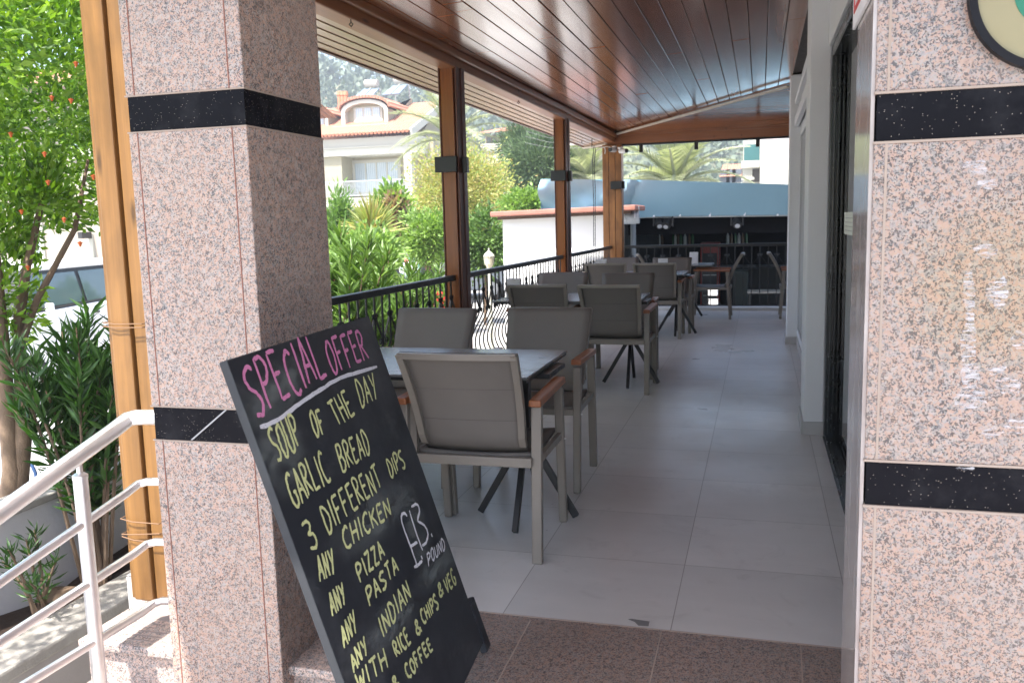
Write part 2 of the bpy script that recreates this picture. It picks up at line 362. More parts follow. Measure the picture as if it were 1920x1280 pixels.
# ------------------------------------------------------------------ planter bed and garden wall left of the steps
KZ = -.35
pl = thing('planter_kerb', 'low concrete planter kerb with rough grey coping beside the steps', 'planter', (-2.95, 4, -.8))
rel(MB().box(-3.10, -2.97, .2, 8.6, -.8, KZ - .06), pl).build('kerb_wall', plain('pinkish_grey_render', (.36, .33, .315), .85, bump=.4), pl)
cop = plain('rough_concrete_coping', (.33, .31, .28), .9, var=.35, scale=12, bump=.8)
rel(MB().box(-3.17, -2.93, .2, 8.6, KZ - .06, KZ), pl).build('coping', cop, pl, bevel=.012)
soil = plain('dark_soil', (.045, .028, .02), .95, var=.5, scale=25, bump=1.0)
mb = MB(); mb.sheet([[(x, y, KZ - .05 + .03 * math.sin(x * 9 + y * 5) + rnd.uniform(-.012, .012)) for x in np.linspace(-3.48, -3.09, 8)] for y in np.linspace(.2, 8.6, 50)]); struct(mb.build('planter_soil', soil))
gw = thing('garden_wall', 'low white rendered garden wall behind the planter bed at the street edge', 'wall', (-3.55, 6, -.8))
rel(MB().box(-3.62, -3.48, .2, 8.6, -.8, .06), gw).build('wall_face', plain('off_white_render', (.66, .65, .66), .8, bump=.4), gw)
rel(MB().box(-3.66, -3.45, .2, 8.6, .06, .10), gw).build('coping', cop, gw, bevel=.008)

# ------------------------------------------------------------------ granite pillars
def pillar(x0, x1, y0, y1, z0, z1, bands, mat_, label, groutm, inset):
    r = thing('granite_pillar', label, 'pillar', (x0, y0, z0))
    zs = [z0] + [z for b in bands for z in b] + [z1]
    for i in range(0, len(zs) - 1, 2):
        if zs[i + 1] - zs[i] > .01:
            o = rel(MB().box(x0, x1, y0, y1, zs[i], zs[i + 1]), r).build('granite_block', mat_, r, bevel=.004)
    for a, b in bands:
        rel(MB().box(x0 + .004, x1 - .004, y0 + .004, y1 - .004, a - .0, b), r).build('black_band', M['black_granite'], r)
    return r
Lp = pillar(-1.857, -1.448, 2.3, 2.77, -.5, 3.2, ((-.215, -.11), (.742, .852), (1.70, 1.808)), M['granite'],
            'left pink granite pillar with black bands, chalkboard leaning in front of it', None, .03)
g = MB()
for x in (-1.857 + .031, -1.448 - .05):
    for a, b in ((-.11, .742), (.852, 1.70), (1.808, 3.2)): g.box(x, x + .003, 2.2985, 2.302, a, b)
rel(g, Lp).build('joint_line', M['grout_red'], Lp)
g = MB()
for z in (.742, .852, 1.70, 1.808): g.box(-1.86, -1.4465, 2.2985, 2.7715, z - .0022, z + .0022)
rel(g, Lp).build('band_joint', M['grout_pale'], Lp)
g = MB(); g.bar(atY(360, 824, 2.302), atY(424, 768, 2.302), .004, .006, (0, 1, 0)); rel(g, Lp).build('chalk_scratch', plain('chalk_scratch', (.42, .42, .44), .9), Lp)
Rp = pillar(.221, 1.0, 1.95, 2.26, -.1, 3.0, ((.775, .876), (1.541, 1.640)), M['granite_r'],
            'right pink granite pillar with black bands carrying the round sign', None, .03)
g = MB()
for a, b in ((-.1, .775), (.876, 1.541), (1.64, 3.0)): g.box(.2425, .2475, 1.9485, 1.952, a, b)
rel(g, Rp).build('joint_line', M['grout_pale'], Rp)
g = MB()
for z in (.775, .876, 1.541, 1.640): g.box(.2195, 1.0, 1.9475, 2.2, z - .0025, z + .0025)
rel(g, Rp).build('band_joint', M['grout_pale'], Rp)
t = NT('polished_grey_marble_edge'); v = t.co((8, 8, 1.5))
t.set(t.ramp(t.noise(v, 3, 5, .6, .8).outputs[0], [(.3, (.30, .25, .23)), (.7, (.50, .46, .44))]), .12); 
rel(MB().box(.2135, .221, 1.956, 2.255, -.1, 3.0), Rp).build('side_slab', t.m, Rp)
# scraped glue residue on the right pillar
t = NT('white_glue_residue'); v = t.co((30, 30, 160), (0, R_(12), 0))
tr = t.n('ShaderNodeBsdfTransparent'); ms = t.n('ShaderNodeMixShader'); t.set((.72, .71, .74), .8)
t.l(t.ramp(t.noise(v, 1.0, 4, .6).outputs[0], [(.46, 0.0), (.62, .55)]), ms.inputs[0]); t.l(tr.outputs[0], ms.inputs[1]); t.l(t.b.outputs[0], ms.inputs[2]); t.l(ms.outputs[0], t.out.inputs[0])
g = MB()
for i, (cx, cy, rx, ry) in enumerate(((1822, 745, 30, 26), (1826, 310, 24, 18), (1848, 472, 26, 14), (1818, 560, 11, 60), (1815, 640, 14, 50), (1870, 548, 20, 30), (1822, 700, 22, 20), (1890, 725, 28, 18), (1868, 692, 18, 10), (1878, 540, 14, 20), (1905, 800, 22, 14), (1860, 810, 20, 10), (1812, 877, 18, 6), (1850, 345, 20, 10), (1910, 640, 16, 18))):
    pts = []
    for j in range(14):
        a = 2 * math.pi * j / 14; k = 1 + rnd.uniform(-.25, .25); p = atY(cx + rx * k * math.cos(a), cy + ry * k * math.sin(a), 1.9478 - .0002 * i); pts.append(p)
    g.add(pts, [tuple(range(13, -1, -1))])
rel(g, Rp).build('glue_residue', t.m, Rp)

# ------------------------------------------------------------------ round sign on the right pillar, red and white plate, paper
_q = [atY(*p_, 1.925) for p_ in ((1818, 0), (1821, 30), (1831, 57), (1855, 88), (1885, 111), (1920, 127))]
_A = np.array([[2 * q.x, 2 * q.z, 1] for q in _q]); _s = np.linalg.lstsq(_A, np.array([q.x ** 2 + q.z ** 2 for q in _q]), rcond=None)[0]
SR = math.sqrt(_s[2] + _s[0] ** 2 + _s[1] ** 2)
c = Vector((_s[0], 1.93, _s[1])); K_ = SR / .216; sg = thing('round_sign', 'round cream sign with black rim and green ring on the right pillar', 'sign', c)
def disc(r0, r1, y, th, n=96):
    m_ = MB(); vs = []; fs = []
    for j in range(n):
        a = 2 * math.pi * j / n; ca, sa = math.cos(a), math.sin(a)
        vs += [(r0 * ca, y, r0 * sa), (r1 * ca, y, r1 * sa), (r1 * ca, y + th, r1 * sa), (r0 * ca, y + th, r0 * sa)]
    for j in range(n):
        k = (j + 1) % n
        for a in range(4): b = (a + 1) % 4; fs.append((4 * j + a, 4 * j + b, 4 * k + b, 4 * k + a))
    return m_.add(vs, fs)
disc(.0005, .198 * K_, 0, .012).build('sign_face', plain('cream_gold_face', (.27, .235, .125), .35, var=.08), sg)
disc(.195 * K_, .216 * K_, -.006, .022).build('rim', plain('black_rubber_rim', (.007, .007, .010), .5, spec=.2), sg, smooth=True)
disc(.083 * K_, .106 * K_, -.0015, .004).build('green_ring', plain('green_ring', (.01, .16, .09), .35), sg)
disc(.0006, .075 * K_, -.0014, .003).build('cream_centre', plain('cream_centre', (.27, .235, .13), .35), sg)
mb = MB().ball((-.155 * K_, -.003, .04), .005, 10, 6); mb.build('screw', plain('brass', (.45, .33, .14), .3, metal=1), sg, smooth=True)
pt = thing('warning_plate', 'white plate with red border stripes on the side of the right pillar', 'sign', (.205, 2.1, 1.85))
rel(MB().box(.206, .212, 1.975, 2.30, 1.832, 2.25), pt).build('plate', plain('white_plate', (.8, .8, .82), .35), pt)
g = MB().box(.2045, .206, 2.02, 2.27, 1.862, 1.874); g.box(.2045, .206, 2.02, 2.032, 1.8745, 2.2); g.box(.2045, .206, 2.258, 2.27, 1.8745, 2.2); g.box(.2045, .206, 2.08, 2.20, 1.91, 1.922)
rel(g, pt).build('red_border', plain('red_print', (.5, .03, .03), .4), pt)

# ------------------------------------------------------------------ restaurant building: wall, columns, sliding door, window
bd = thing('restaurant_building', 'white rendered restaurant front with columns and dark sliding doors along the veranda', 'building', (.4, 7, 0))
def bpart(mb, n, m, par=bd, **k): return rel(mb, bd).build(n, m, par, **k)
bpart(MB().box(.283, .402, 5.78, 6.25, 0, 2.90), 'column', M['white_wall'], bevel=.006)
bpart(MB().box(.292, .402, 9.9, 10.3, 0, 2.86), 'column', M['white_wall'], bevel=.006)
bpart(MB().box(.402, 6.0, 6.25, 10.3, 2.25, 2.9).box(.402, 6, 6.25, 6.55, 0, 2.25).box(.402, 6, 9.55, 10.3, 0, 2.25).box(.402, 6, 6.551, 9.549, 0, .16), 'wall', M['white_wall'])
bpart(MB().box(.385, .402, 2.2, 5.78, 2.40, 2.9).box(.402, .62, 2.0, 5.78, 2.40, 2.9).box(.46, .62, 5.79, 6.25, 0, 2.4), 'lintel', M['white_wall'], bevel=.004)
bpart(MB().box(.335, .375, 6.26, 9.89, 2.32, 2.42).box(.335, .375, 6.26, 9.89, 2.55, 2.60), 'cornice', M['white_wall'], bevel=.004)
bpart(MB().box(.268, .283, 5.772, 6.26, 0, .085).box(.283, .402, 5.766, 5.78, 0, .085).box(.277, .292, 9.892, 10.3, 0, .085).box(.292, .402, 9.886, 9.9, 0, .085).box(.39, .402, 6.262, 9.88, 0, .085), 'skirting', M['skirting'], bevel=.002)
fr = bpart(MB().box(.402, .465, 5.70, 5.78, 0, 2.40).box(.402, .515, 2.25, 5.70, 2.33, 2.40), 'door_frame', M['door_alu'], bevel=.006)
bpart(MB().box(.418, .43, 5.66, 5.70, .03, 2.33).box(.44, .452, 5.655, 5.70, .03, 2.33), 'door_stile', M['door_alu'], bevel=.004)
bpart(MB().box(.395, .52, 2.2, 5.72, -.02, .008).box(.405, .413, 2.2, 5.70, .008, .026).box(.428, .434, 2.2, 5.70, .008, .022).box(.452, .47, 2.2, 5.70, .008, .03), 'door_track', M['door_alu'])
bpart(MB().box(.456, .462, 2.2, 5.70, .03, 2.33), 'door_glass', M['glass'])
wf = bpart(MB().box(.382, .40, 6.55, 6.60, .16, 2.25).box(.382, .40, 9.5, 9.55, .16, 2.25).box(.382, .40, 6.6, 9.5, 2.19, 2.25).box(.382, .40, 6.6, 9.5, .16, .22).box(.382, .40, 8.0, 8.06, .22, 2.19), 'window', M['white_wall'], bevel=.003)
dg = NT('dark_window_glass'); dg.set((.03, .035, .04), .04, 0, .6)
rel(MB().box(.392, .397, 6.6, 9.5, .22, 2.19), bd).build('pane', dg.m, wf)
dark = plain('dim_interior', (.10, .10, .10), .8)
bpart(MB().box(.75, 6, 2.3, 2.32, 0, 2.9).box(5.98, 6, 2.32, 6.25, 0, 2.9).box(.62, 6, 2.3, 6.25, 2.9, 2.92), 'room', dark)
bpart(MB().box(.402, 9, 10.3, 10.42, 0, 2.9), 'side_wall', M['white_wall'])
nz_ = thing('paper_notice', 'white paper notice taped on the dark sliding door glass', 'notice', (.452, 4.2, 1.4))
q0 = atX(1584, 398, .452); q1 = atX(1607, 443, .452)
rel(MB().box(.4505, .4515, q1.y, q0.y, q1.z - .0, q0.z + .0), nz_).build('sheet', M['paper'], nz_)
g = MB()
for k in range(5): zz = q0.z - .03 - k * .022; g.box(.4496, .4503, q1.y + .12, q0.y - .06, zz - .003, zz)
rel(g, nz_).build('print', plain('grey_print', (.35, .36, .33), .8), nz_)

# ------------------------------------------------------------------ veranda roof
def lx(Y): return -2.35 + .0165 * (Y - 5.7)     # post / beam / railing line
YB = 13.55
rf = thing('veranda_roof', 'varnished brown timber veranda ceiling with beams and eaves over the tables', 'roof', (0, 8, 2.6))
def rpart(mb, n, m, **k): return rel(mb, rf).build(n, m, rf, **k)
def zc(x, y=None):      # main ceiling height
    return 2.705 + (x - (-2.28)) * (2.845 - 2.705) / (.29 + 2.28)
hx0, hy0, hz0 = lx(YB) + .05, YB - .07, 2.69; hx1, hy1 = .30, 10.4
boards = MB(); nb = 19; wB = (.31 + 2.30) / nb; Y0 = .6
def hipY(x): return hy0 + (hy1 - hy0) * (x - hx0) / (hx1 - hx0)
for i in range(nb):
    a, b = -2.30 + i * wB + .0035, -2.30 + (i + 1) * wB - .0035
    ye0, ye1 = min(hipY(a), 13.5), hipY(b)
    ys0 = Y0 if a > -2.17 else 2.45
    cuts = [ys0] + sorted(rnd.uniform(3, 12) for _ in range(3)) + [None]
    if a > -1.28: cuts = [Y0, 5.53] + sorted([rnd.uniform(7, 9.6)]) + [None]
    cuts = [c_ for c_ in cuts if c_ is None or c_ < min(ye0, ye1) - .4]
    for c0, c1 in zip(cuts[:-1], cuts[1:]):
        dz = rnd.uniform(-.0022, .0022) + (.006 if (a > -1.28 and c0 == Y0) else 0)
        e0, e1 = (c1 - .004, c1 - .004) if c1 is not None else (ye0, ye1)
        za, zb = zc(a) - dz, zc(b) - dz
        boards.add([(a, c0, za), (b, c0, zb), (b, e1, zb), (a, e0, za), (a, c0, za + .02), (b, c0, zb + .02), (b, e1, zb + .02), (a, e0, za + .02)],
                   [(3, 2, 1, 0), (4, 5, 6, 7), (0, 1, 5, 4), (1, 2, 6, 5), (2, 3, 7, 6), (3, 0, 4, 7)])
rpart(boards, 'ceiling_board', M['ceil'], bevel=.002, seg=1)
def deck(m_, xa, xb, ya, yb):
    za, zb_ = 2.74 + (xa + 2.36) * .0507, 2.74 + (xb + 2.36) * .0507
    return m_.add([(xa, ya, za), (xb, ya, zb_), (xb, yb, zb_), (xa, yb, za), (xa, ya, za + .06), (xb, ya, zb_ + .06), (xb, yb, zb_ + .06), (xa, yb, za + .06)], [(3, 2, 1, 0), (4, 5, 6, 7), (0, 1, 5, 4), (1, 2, 6, 5), (2, 3, 7, 6), (3, 0, 4, 7)])
rpart(deck(deck(MB(), -2.36, -2.17, 2.45, 14), -2.17, .5, Y0, 14), 'roof_deck', M['groove'])
# end boards running across, up to the hip line
eb = MB(); ne = 26; dy = (YB - .05 - 10.2) / ne
for i in range(ne):
    y1 = YB - .05 - i * dy - .004; y0 = YB - .05 - (i + 1) * dy + .004
    def hx(y): return hx0 + (hx1 - hx0) * (y - hy0) / (hy1 - hy0)
    def ze(y): return 2.69 + (YB - y) * .047
    xa, xb = min(hx(y1), 8), min(hx(y0), 8)
    xa = max(xa, hx0)
    eb.add([(xb, y0, ze(y0)), (9, y0, ze(y0)), (9, y1, ze(y1)), (xa, y1, ze(y1)), (xb, y0, ze(y0) + .015), (9, y0, ze(y0) + .015), (9, y1, ze(y1) + .015), (xa, y1, ze(y1) + .015)],
           [(3, 2, 1, 0), (4, 5, 6, 7), (0, 1, 5, 4), (1, 2, 6, 5), (2, 3, 7, 6), (3, 0, 4, 7)])
rpart(eb, 'end_board', M['ceil_x'])
rpart(MB().add([(.45, 10.2, 2.87), (9, 10.2, 2.87), (9, 14, 2.78), (-2.3, 14, 2.78), (.45, 10.2, 2.95), (9, 10.2, 2.95), (9, 14, 2.95), (-2.3, 14, 2.95)], [(3, 2, 1, 0), (4, 5, 6, 7), (0, 1, 5, 4), (1, 2, 6, 5), (2, 3, 7, 6), (3, 0, 4, 7)]), 'end_deck', M['groove'])
rpart(MB().bar((hx0 - .02, hy0 + .02, 2.675), (hx1 - .02, hy1 - .05, 2.80), .045, .022), 'hip_trim', M['pale_trim'])
# main beam along the posts
y0b, y1b = 2.9, YB + .05
def beamseg(m_, xo0, xo1, z0, z1, ya=y0b, yb=y1b, dz=-.03):
    a0, a1 = lx(ya) + xo0, lx(ya) + xo1; b0, b1 = lx(yb) + xo0, lx(yb) + xo1
    return m_.add([(a0, ya, z0), (a1, ya, z0), (b1, yb, z0 + dz), (b0, yb, z0 + dz), (a0, ya, z1), (a1, ya, z1), (b1, yb, z1 + dz), (b0, yb, z1 + dz)],
                  [(3, 2, 1, 0), (4, 5, 6, 7), (0, 1, 5, 4), (1, 2, 6, 5), (2, 3, 7, 6), (3, 0, 4, 7)])
rpart(beamseg(MB(), -.06, .075, 2.595, 2.74), 'beam', M['beam'], bevel=.01)
rpart(beamseg(MB(), .0755, .115, 2.662, 2.72), 'cove_trim', M['beam'], bevel=.012)
rpart(MB().box(lx(YB) - .05, 9, YB - .06, YB + .06, 2.535, 2.70), 'end_beam', M['beam_x'], bevel=.008)
rpart(MB().box(lx(YB) + .05, 9, YB - .075, YB - .061, 2.66, 2.705), 'end_trim', M['beam_x'])
rpart(MB().box(lx(YB) + .06, 9, YB - .04, YB + .02, 2.508, 2.534), 'blind_rail', M['black_metal'])
for x in (-.93, -.05, -1.75):
    rpart(MB().box(x - .028, x + .028, YB - .075, YB - .02, 2.40, 2.515), 'clamp', M['black_metal'], bevel=.006)
# soffit outside the beam
sf = MB(); ns = 5
for i in range(ns):
    a, b = -.065 - i * .085, -.065 - (i + 1) * .085 + .006
    z = 2.612 - i * .006
    beamseg(sf, b, a, z, z + .015, 3.15, 13.95, -.03)
rpart(sf, 'soffit', M['soffit'])
rpart(beamseg(MB(), -.52, -.06, 2.64, 2.72, 3.15, 13.95), 'soffit_deck', M['groove'])
rpart(beamseg(MB(), -.515, -.482, 2.575, 2.70, 3.15, 13.98), 'fascia', M['dark_wood'], bevel=.004)
rpart(MB().box(-2.75, 9, 13.95, 13.98, 2.54, 2.72), 'end_fascia', M['dark_wood'])
rpart(MB().box(-2.7, 9, YB + .061, 13.95, 2.60, 2.63), 'end_soffit', M['soffit'])
rpart(MB().tube([(-2.72, 13.9, 2.545), (-2.3, 13.62, 2.555)], .022, 10), 'conduit', M['pale_trim'], smooth=True)
rpart(MB().box(-1.3, 9, .6, 3.1, 2.95, 3.05).box(-3.2, 9, 14.0, 14.05, 2.6, 2.7), 'canopy', M['pale_trim'])  # near slab is unseen, trimmed to shade the floor yet let light in
hk = plain('dark_hook', (.05, .04, .035), .4, metal=.7)
for px, py in ((658, 42), (972, 190)):
    p = atZ(px, py, 2.575); m_ = MB(); m_.tube([p + Vector((0, 0, .05)), p, p + Vector((.012, 0, -.012)), p + Vector((0, 0, -.026)), p + Vector((-.012, 0, -.012)), p + Vector((0, 0, -.002))], .0035, 6)
    rpart(m_, 'hook', hk, smooth=True)
# unseen front roof slab above, sized by the shade it casts
# ------------------------------------------------------------------ posts
def post(y, x, label, mat_main, mat_side, wx=.125, wy=.17, ztop=2.6, bracket=True, z0=0, grooves=False, bz=1.50):
    p = thing('wooden_post', label, 'post', (x, y, z0))
    if not grooves:
        MB().box(-wx / 2, wx / 2 - .018, -wy / 2, wy / 2, 0, ztop - z0).build('core', mat_main, p, bevel=.006)
        for sx_ in (-1, 1):
            a = sx_ * (wx / 2)
            MB().box(min(a, a + sx_ * .012), max(a, a + sx_ * .012), -wy / 2 - .006, wy / 2 + .006, .0, ztop - z0 - .001).build('side_trim', M['dark_wood'], p, bevel=.003)
        MB().box(wx / 2 - .018, wx / 2 - .001, -wy / 2 + .03, -wy / 2 + .075, 0.002, ztop - z0 - .002).box(wx / 2 + .0125, wx / 2 + .020, -wy / 2 + .085, wy / 2, .002, ztop - z0 - .002).build('strip', M['dark_wood'], p, bevel=.003)
    else:
        for i in range(3):
            a = -wx / 2 + i * wx / 3
            MB().box(a + .003, a + wx / 3 - .003, -wy / 2, wy / 2, 0, ztop - z0).build('plank', mat_main, p, bevel=.005)
        MB().box(-wx / 2 + .01, wx / 2 - .01, -wy / 2 + .012, wy / 2 - .012, 0, ztop - z0 - .001).build('core', M['groove'], p)
    if bracket:
        b = MB().box(-wx / 2 - .05, wx / 2 + .005, -wy / 2 - .045, -wy / 2 - .007, bz - z0 - .06, bz - z0 + .06).build('wall_lamp', M['black_metal'], p, bevel=.004)
        MB().box(wx / 2 + .022, wx / 2 + .06, -wy / 2 + .04, -wy / 2 + .10, bz - z0 - .065, bz - z0 + .055).build('side_lamp', M['black_metal'], p, bevel=.004)
    return p
post(6.62, lx(6.62) + .0, 'brown timber post nearest the chairs, its black lamp above the railing', M['post'], M['dark_wood'], bz=1.86)
post(10.3, lx(10.3), 'brown timber post between the two far railing sections', M['post'], M['dark_wood'], bz=1.93)
post(YB, lx(YB) + .03, 'wide weathered corner post of three planks at the end railing', M['post_old'], M['dark_wood'], wx=.30, wy=.2, grooves=True, bracket=False, ztop=2.53)
o = bpy.data.objects['wooden_post.002']
MB().box(-.02, .15, -.15, -.105, 1.86 - .0, 1.98).build('wall_lamp', M['black_metal'], o, bevel=.004)
MB().box(.152, .185, -.09, -.02, 1.865, 1.98).build('side_lamp', M['black_metal'], o, bevel=.004)
p0 = post(2.74, -2.27, 'sunlit honey coloured timber post behind the left granite pillar', M['post_sun'], M['post_sun'], wx=.20, wy=.14, ztop=3.2, bracket=False, grooves=False)
for ch in list(p0.children):
    if ch.name.startswith(('core', 'side_trim', 'strip')): bpy.data.objects.remove(ch)
MB().box(-.054, -.036, -.06, .07, 0, 3.2).build('side_board', M['post_sun'], p0, bevel=.004)
MB().box(-.031, .052, -.075, .07, 0, 3.2).build('core', M['post_sun'], p0, bevel=.006)
MB().box(.058, .12, -.06, .07, 0, 3.2).build('side_board', M['post_sun'], p0, bevel=.004)
MB().box(-.05, .11, -.045, .06, 0.002, 3.19).build('gap', M['groove'], p0)
cordm = plain('brown_cord', (.22, .13, .075), .9)
for lb, grp in (('pair of thin brown cords tied round the sunlit post level with the chalkboard top', ((605, 607), (612, 614))), ('slack brown cords tied round the foot of the sunlit post above the steps', ((971, 980), (1000, 998), (1004, 1015)))):
    tie = MB()
    for k, (a, b) in enumerate(grp):
        pa, pb = atY(215, a, 2.655), atY(275, b, 2.655); y = 2.655
        tie.tube([(-2.328, 2.70, pa.z), (-2.324, y, pa.z), (-2.27, y - .004, (pa.z + pb.z) / 2 - .003), (-2.155, y, pb.z), (-2.145, 2.70, pb.z)], .0022, 6)
    tag(tie.build('tie_cord', cordm, smooth=True), lb, 'cord')

# ------------------------------------------------------------------ iron railings
def railing(p0, p1, out, label, belly=.13, zt=1.0, pitch=.115, zb=.07):
    p0, p1 = Vector(p0), Vector(p1); d = p1 - p0; L = d.length; d.normalize(); out = Vector(out)
    r = thing('iron_railing', label, 'railing', p0, 0, 'black wrought iron railings round the veranda')
    MB().bar(Vector((0, 0, zt - .022)), d * L + Vector((0, 0, zt - .022)), .05, .044).build('top_rail', M['black_metal'], r, bevel=.006)
    MB().bar(Vector((0, 0, zb)), d * L + Vector((0, 0, zb)), .03, .02).build('bottom_rail', M['black_metal'], r)
    n = int(L / pitch); base = None; off = (L - n * pitch) / 2 + pitch / 2
    def prof(z):
        if z > .66 or not belly: return 0
        u = (.66 - z) / (.66 - zb); return belly * (math.sin(math.pi * min(1, u ** 1.15)) ** 1.25)
    scr = MB()
    for i in range(n):
        if base is None:
            m_ = MB(); zs = np.linspace(zb, zt - .04, 26)
            m_.tube([out * prof(z) + Vector((0, 0, z)) for z in zs], [.0075 * (1 + .18 * math.sin(z * 260)) for z in zs] if False else .0072, 6)
            base = m_.build('baluster', M['black_metal'], r, smooth=True); o = base
        else:
            o = base.copy(); COL.objects.link(o); o.parent = r
        s = off + i * pitch; o.location = d * s
        c0 = d * s
        if i % 2 == 0:
            top = c0 + Vector((0, 0, .815))
            for sg_ in (-1, 1):
                end = c0 + d * (sg_ * pitch * .92) + Vector((0, 0, .675))
                scr.bar(top + d * sg_ * .008, end, .012, .008)
                scr.tube([top + d * sg_ * .022 + Vector((0, 0, .012)) + (d * math.cos(a) + Vector((0, 0, math.sin(a)))) * (.017 - .0012 * k) for k, a in enumerate(np.linspace(0, 2 * math.pi * 1.1, 9))], .0055, 5)
                ec = c0 + d * (sg_ * pitch * .62) + Vector((0, 0, .655))
                scr.tube([ec + (d * math.cos(a) + Vector((0, 0, math.sin(a)))) * (.022 - .0012 * k) for k, a in enumerate(np.linspace(0, 2 * math.pi * 1.1, 10))], .0055, 5)
            scr.ball(top + Vector((0, 0, .004)), .017, 8, 6)
    scr.build('scrollwork', M['black_metal'], r, smooth=True)
    return r
ox = (-1, 0, 0)
railing((lx(2.95), 2.95, 0), (lx(6.52), 6.52, 0), ox, 'black iron railing beside the near table, oleander leaves behind it')
railing((lx(6.72), 6.72, 0), (lx(10.2), 10.2, 0), ox, 'black iron railing with bellied bars between the two brown posts')
railing((lx(10.4), 10.4, 0), (lx(YB - .1), YB - .1, 0), ox, 'farthest side railing running up to the weathered corner post')
railing((lx(YB) + .2, YB, 0), (5.5, YB, 0), (0, 1, 0), 'black iron railing across the far end in front of the dark bar', belly=0, pitch=.12)
struct(MB().box(-2.5, 9, YB - .1, 13.76, 0.0, .045).build('end_kerb', plain('white_kerb', (.6, .59, .57), .6)))

# ------------------------------------------------------------------ chairs
def make_chair():
    r = thing('garden_armchair', '', 'chair')
    W2 = .272                                     # half width over the side frames (centre of legs)
    def pt_(x, y, z): return (x, y, z)
    for s in (-1, 1):
        MB().prism([(s * W2 - .021, -.006, 0), (s * W2 + .021, -.006, 0), (s * W2 + .022, .040, .655), (s * W2 - .022, .040, .655)], (0, .034, 0)).build('leg', M['frame'], r, bevel=.004)
        MB().prism([(s * W2 - .019, .510, 0), (s * W2 + .019, .510, 0), (s * W2 + .021, .452, .655), (s * W2 - .021, .452, .655)], (0, .036, 0)).build('leg', M['frame'], r, bevel=.008)
        a = MB().add([(s * W2 - .027, .018, .655), (s * W2 + .027, .018, .655), (s * W2 + .029, .505, .668), (s * W2 - .029, .505, .668), (s * W2 - .025, .018, .685), (s * W2 + .025, .018, .685), (s * W2 + .026, .505, .698), (s * W2 - .026, .505, .698)],
                     [(3, 2, 1, 0), (4, 5, 6, 7), (0, 1, 5, 4), (1, 2, 6, 5), (2, 3, 7, 6), (3, 0, 4, 7)])
        a.build('armrest', M['teak'], r, bevel=.007, seg=3)
        MB().bar((s * W2, .04, .425), (s * W2, .50, .425), .022, .034).build('side_rail', M['frame'], r, bevel=.003)
        MB().lathe((s * (W2 + .0205), .492, .41), [(.007, -.002), (.007, .002)], 8).build('bolt', M['steel'], r)
    MB().box(-W2 + .015, W2 - .015, .002, .030, .405, .445).build('cross_rail', M['frame'], r, bevel=.003)
    MB().box(-W2 + .015, W2 - .015, .487, .512, .405, .438).build('cross_rail', M['frame'], r, bevel=.003)
    # backrest sling: slight curve, leans back
    def back(u, v):                                # u -1..1, v 0..1
        hw = .213 + .024 * v
        z = .452 + .438 * v; y = .055 - .185 * v ** 1.15 + .020 * math.sin(v * math.pi) - .0 
        if v < .12: y += (.12 - v) * .35
        y += -.016 * (1 - u * u)
        return Vector((u * hw, y, z))
    g = [[back(u, v) for u in np.linspace(-1.04, 1.04, 11)] for v in np.linspace(0, 1.012, 14)]
    f = MB().sheet(g); b = f.build('backrest', M['fabric'], r, smooth=True)
    so_ = b.modifiers.new('thick', 'SOLIDIFY'); so_.thickness = .016; so_.offset = 0
    fm = MB()
    for s in (-1, 1):
        vs_ = np.linspace(-.02, 1.0, 12)
        for v0, v1 in zip(vs_[:-1], vs_[1:]):
            a, c_ = back(s, v0), back(s, v1)
            fm.obox((a + c_) / 2 + Vector((0, -.019, 0)), (.014, 0, 0), (0, .016, 0), (c_ - a) * .51)
    o = fm.build('back_frame', M['frame'], r)
    tb = MB(); us = np.linspace(-1.03, 1.03, 11)
    for u0, u1 in zip(us[:-1], us[1:]):
        a, c_ = back(u0, 1.0), back(u1, 1.0); tb.obox((a + c_) / 2 + Vector((0, -.016, -.004)), (c_ - a) * .505, (0, .014, 0), (0, 0, .012))
    tb.build('top_rail', M['frame'], r)
    sg_ = [[Vector((u * .245, .045 + .46 * v, .448 - .018 * math.sin(v * math.pi) - .010 * (1 - u * u))) for u in np.linspace(-1, 1, 9)] for v in np.linspace(0, 1, 10)]
    s_ = MB().sheet(sg_).build('seat', M['fabric'], r, smooth=True); m_ = s_.modifiers.new('thick', 'SOLIDIFY'); m_.thickness = .018; m_.offset = 0
    for z in (.60, .74):
        q = MB()
        for u0, u1 in zip(np.linspace(-.94, .94, 9)[:-1], np.linspace(-.94, .94, 9)[1:]):
            v = (z - .452) / .438; a, c_ = back(u0, v), back(u1, v); q.obox((a + c_) / 2 + Vector((0, -.0085, 0)), (c_ - a) * .5, (0, .001, 0), (0, 0, .0012))
        q.build('seam', M['seam'], r)
    return r
chair0 = make_chair(); first = [True]
GRP = 'taupe armchairs set round the veranda tables'
def chair(x, y, rz, label):
    c_ = chair0 if first[0] else copy_tree(chair0); first[0] = False
    c_.location = (x, y, 0); c_.rotation_euler = (0, 0, rz); c_['label'] = label; c_['group'] = GRP; c_['category'] = 'chair'; return c_
PI = math.pi
chair(-1.143, 3.33, R_(.5), 'taupe armchair nearest the camera, its back in front of the first table')
chair(-1.715, 3.30, R_(-1), 'taupe armchair at the first table, mostly hidden behind the chalkboard')
chair(-1.18, 4.82, PI + R_(1), 'taupe armchair facing the camera across the first table, on the aisle side')
chair(-1.87, 4.77, PI - R_(1), 'taupe armchair facing the camera across the first table, by the railing')
chair(-1.135, 6.90, R_(-1), 'taupe armchair with its back to us at the second table, on the aisle side')
chair(-1.745, 6.98, R_(2), 'taupe armchair with its back to us at the second table, by the railing')
chair(-1.195, 8.12, PI + R_(2), 'taupe armchair on the far side of the second table, on the aisle side')
chair(-1.86, 8.28, PI, 'taupe armchair on the far side of the second table, beside the second post')
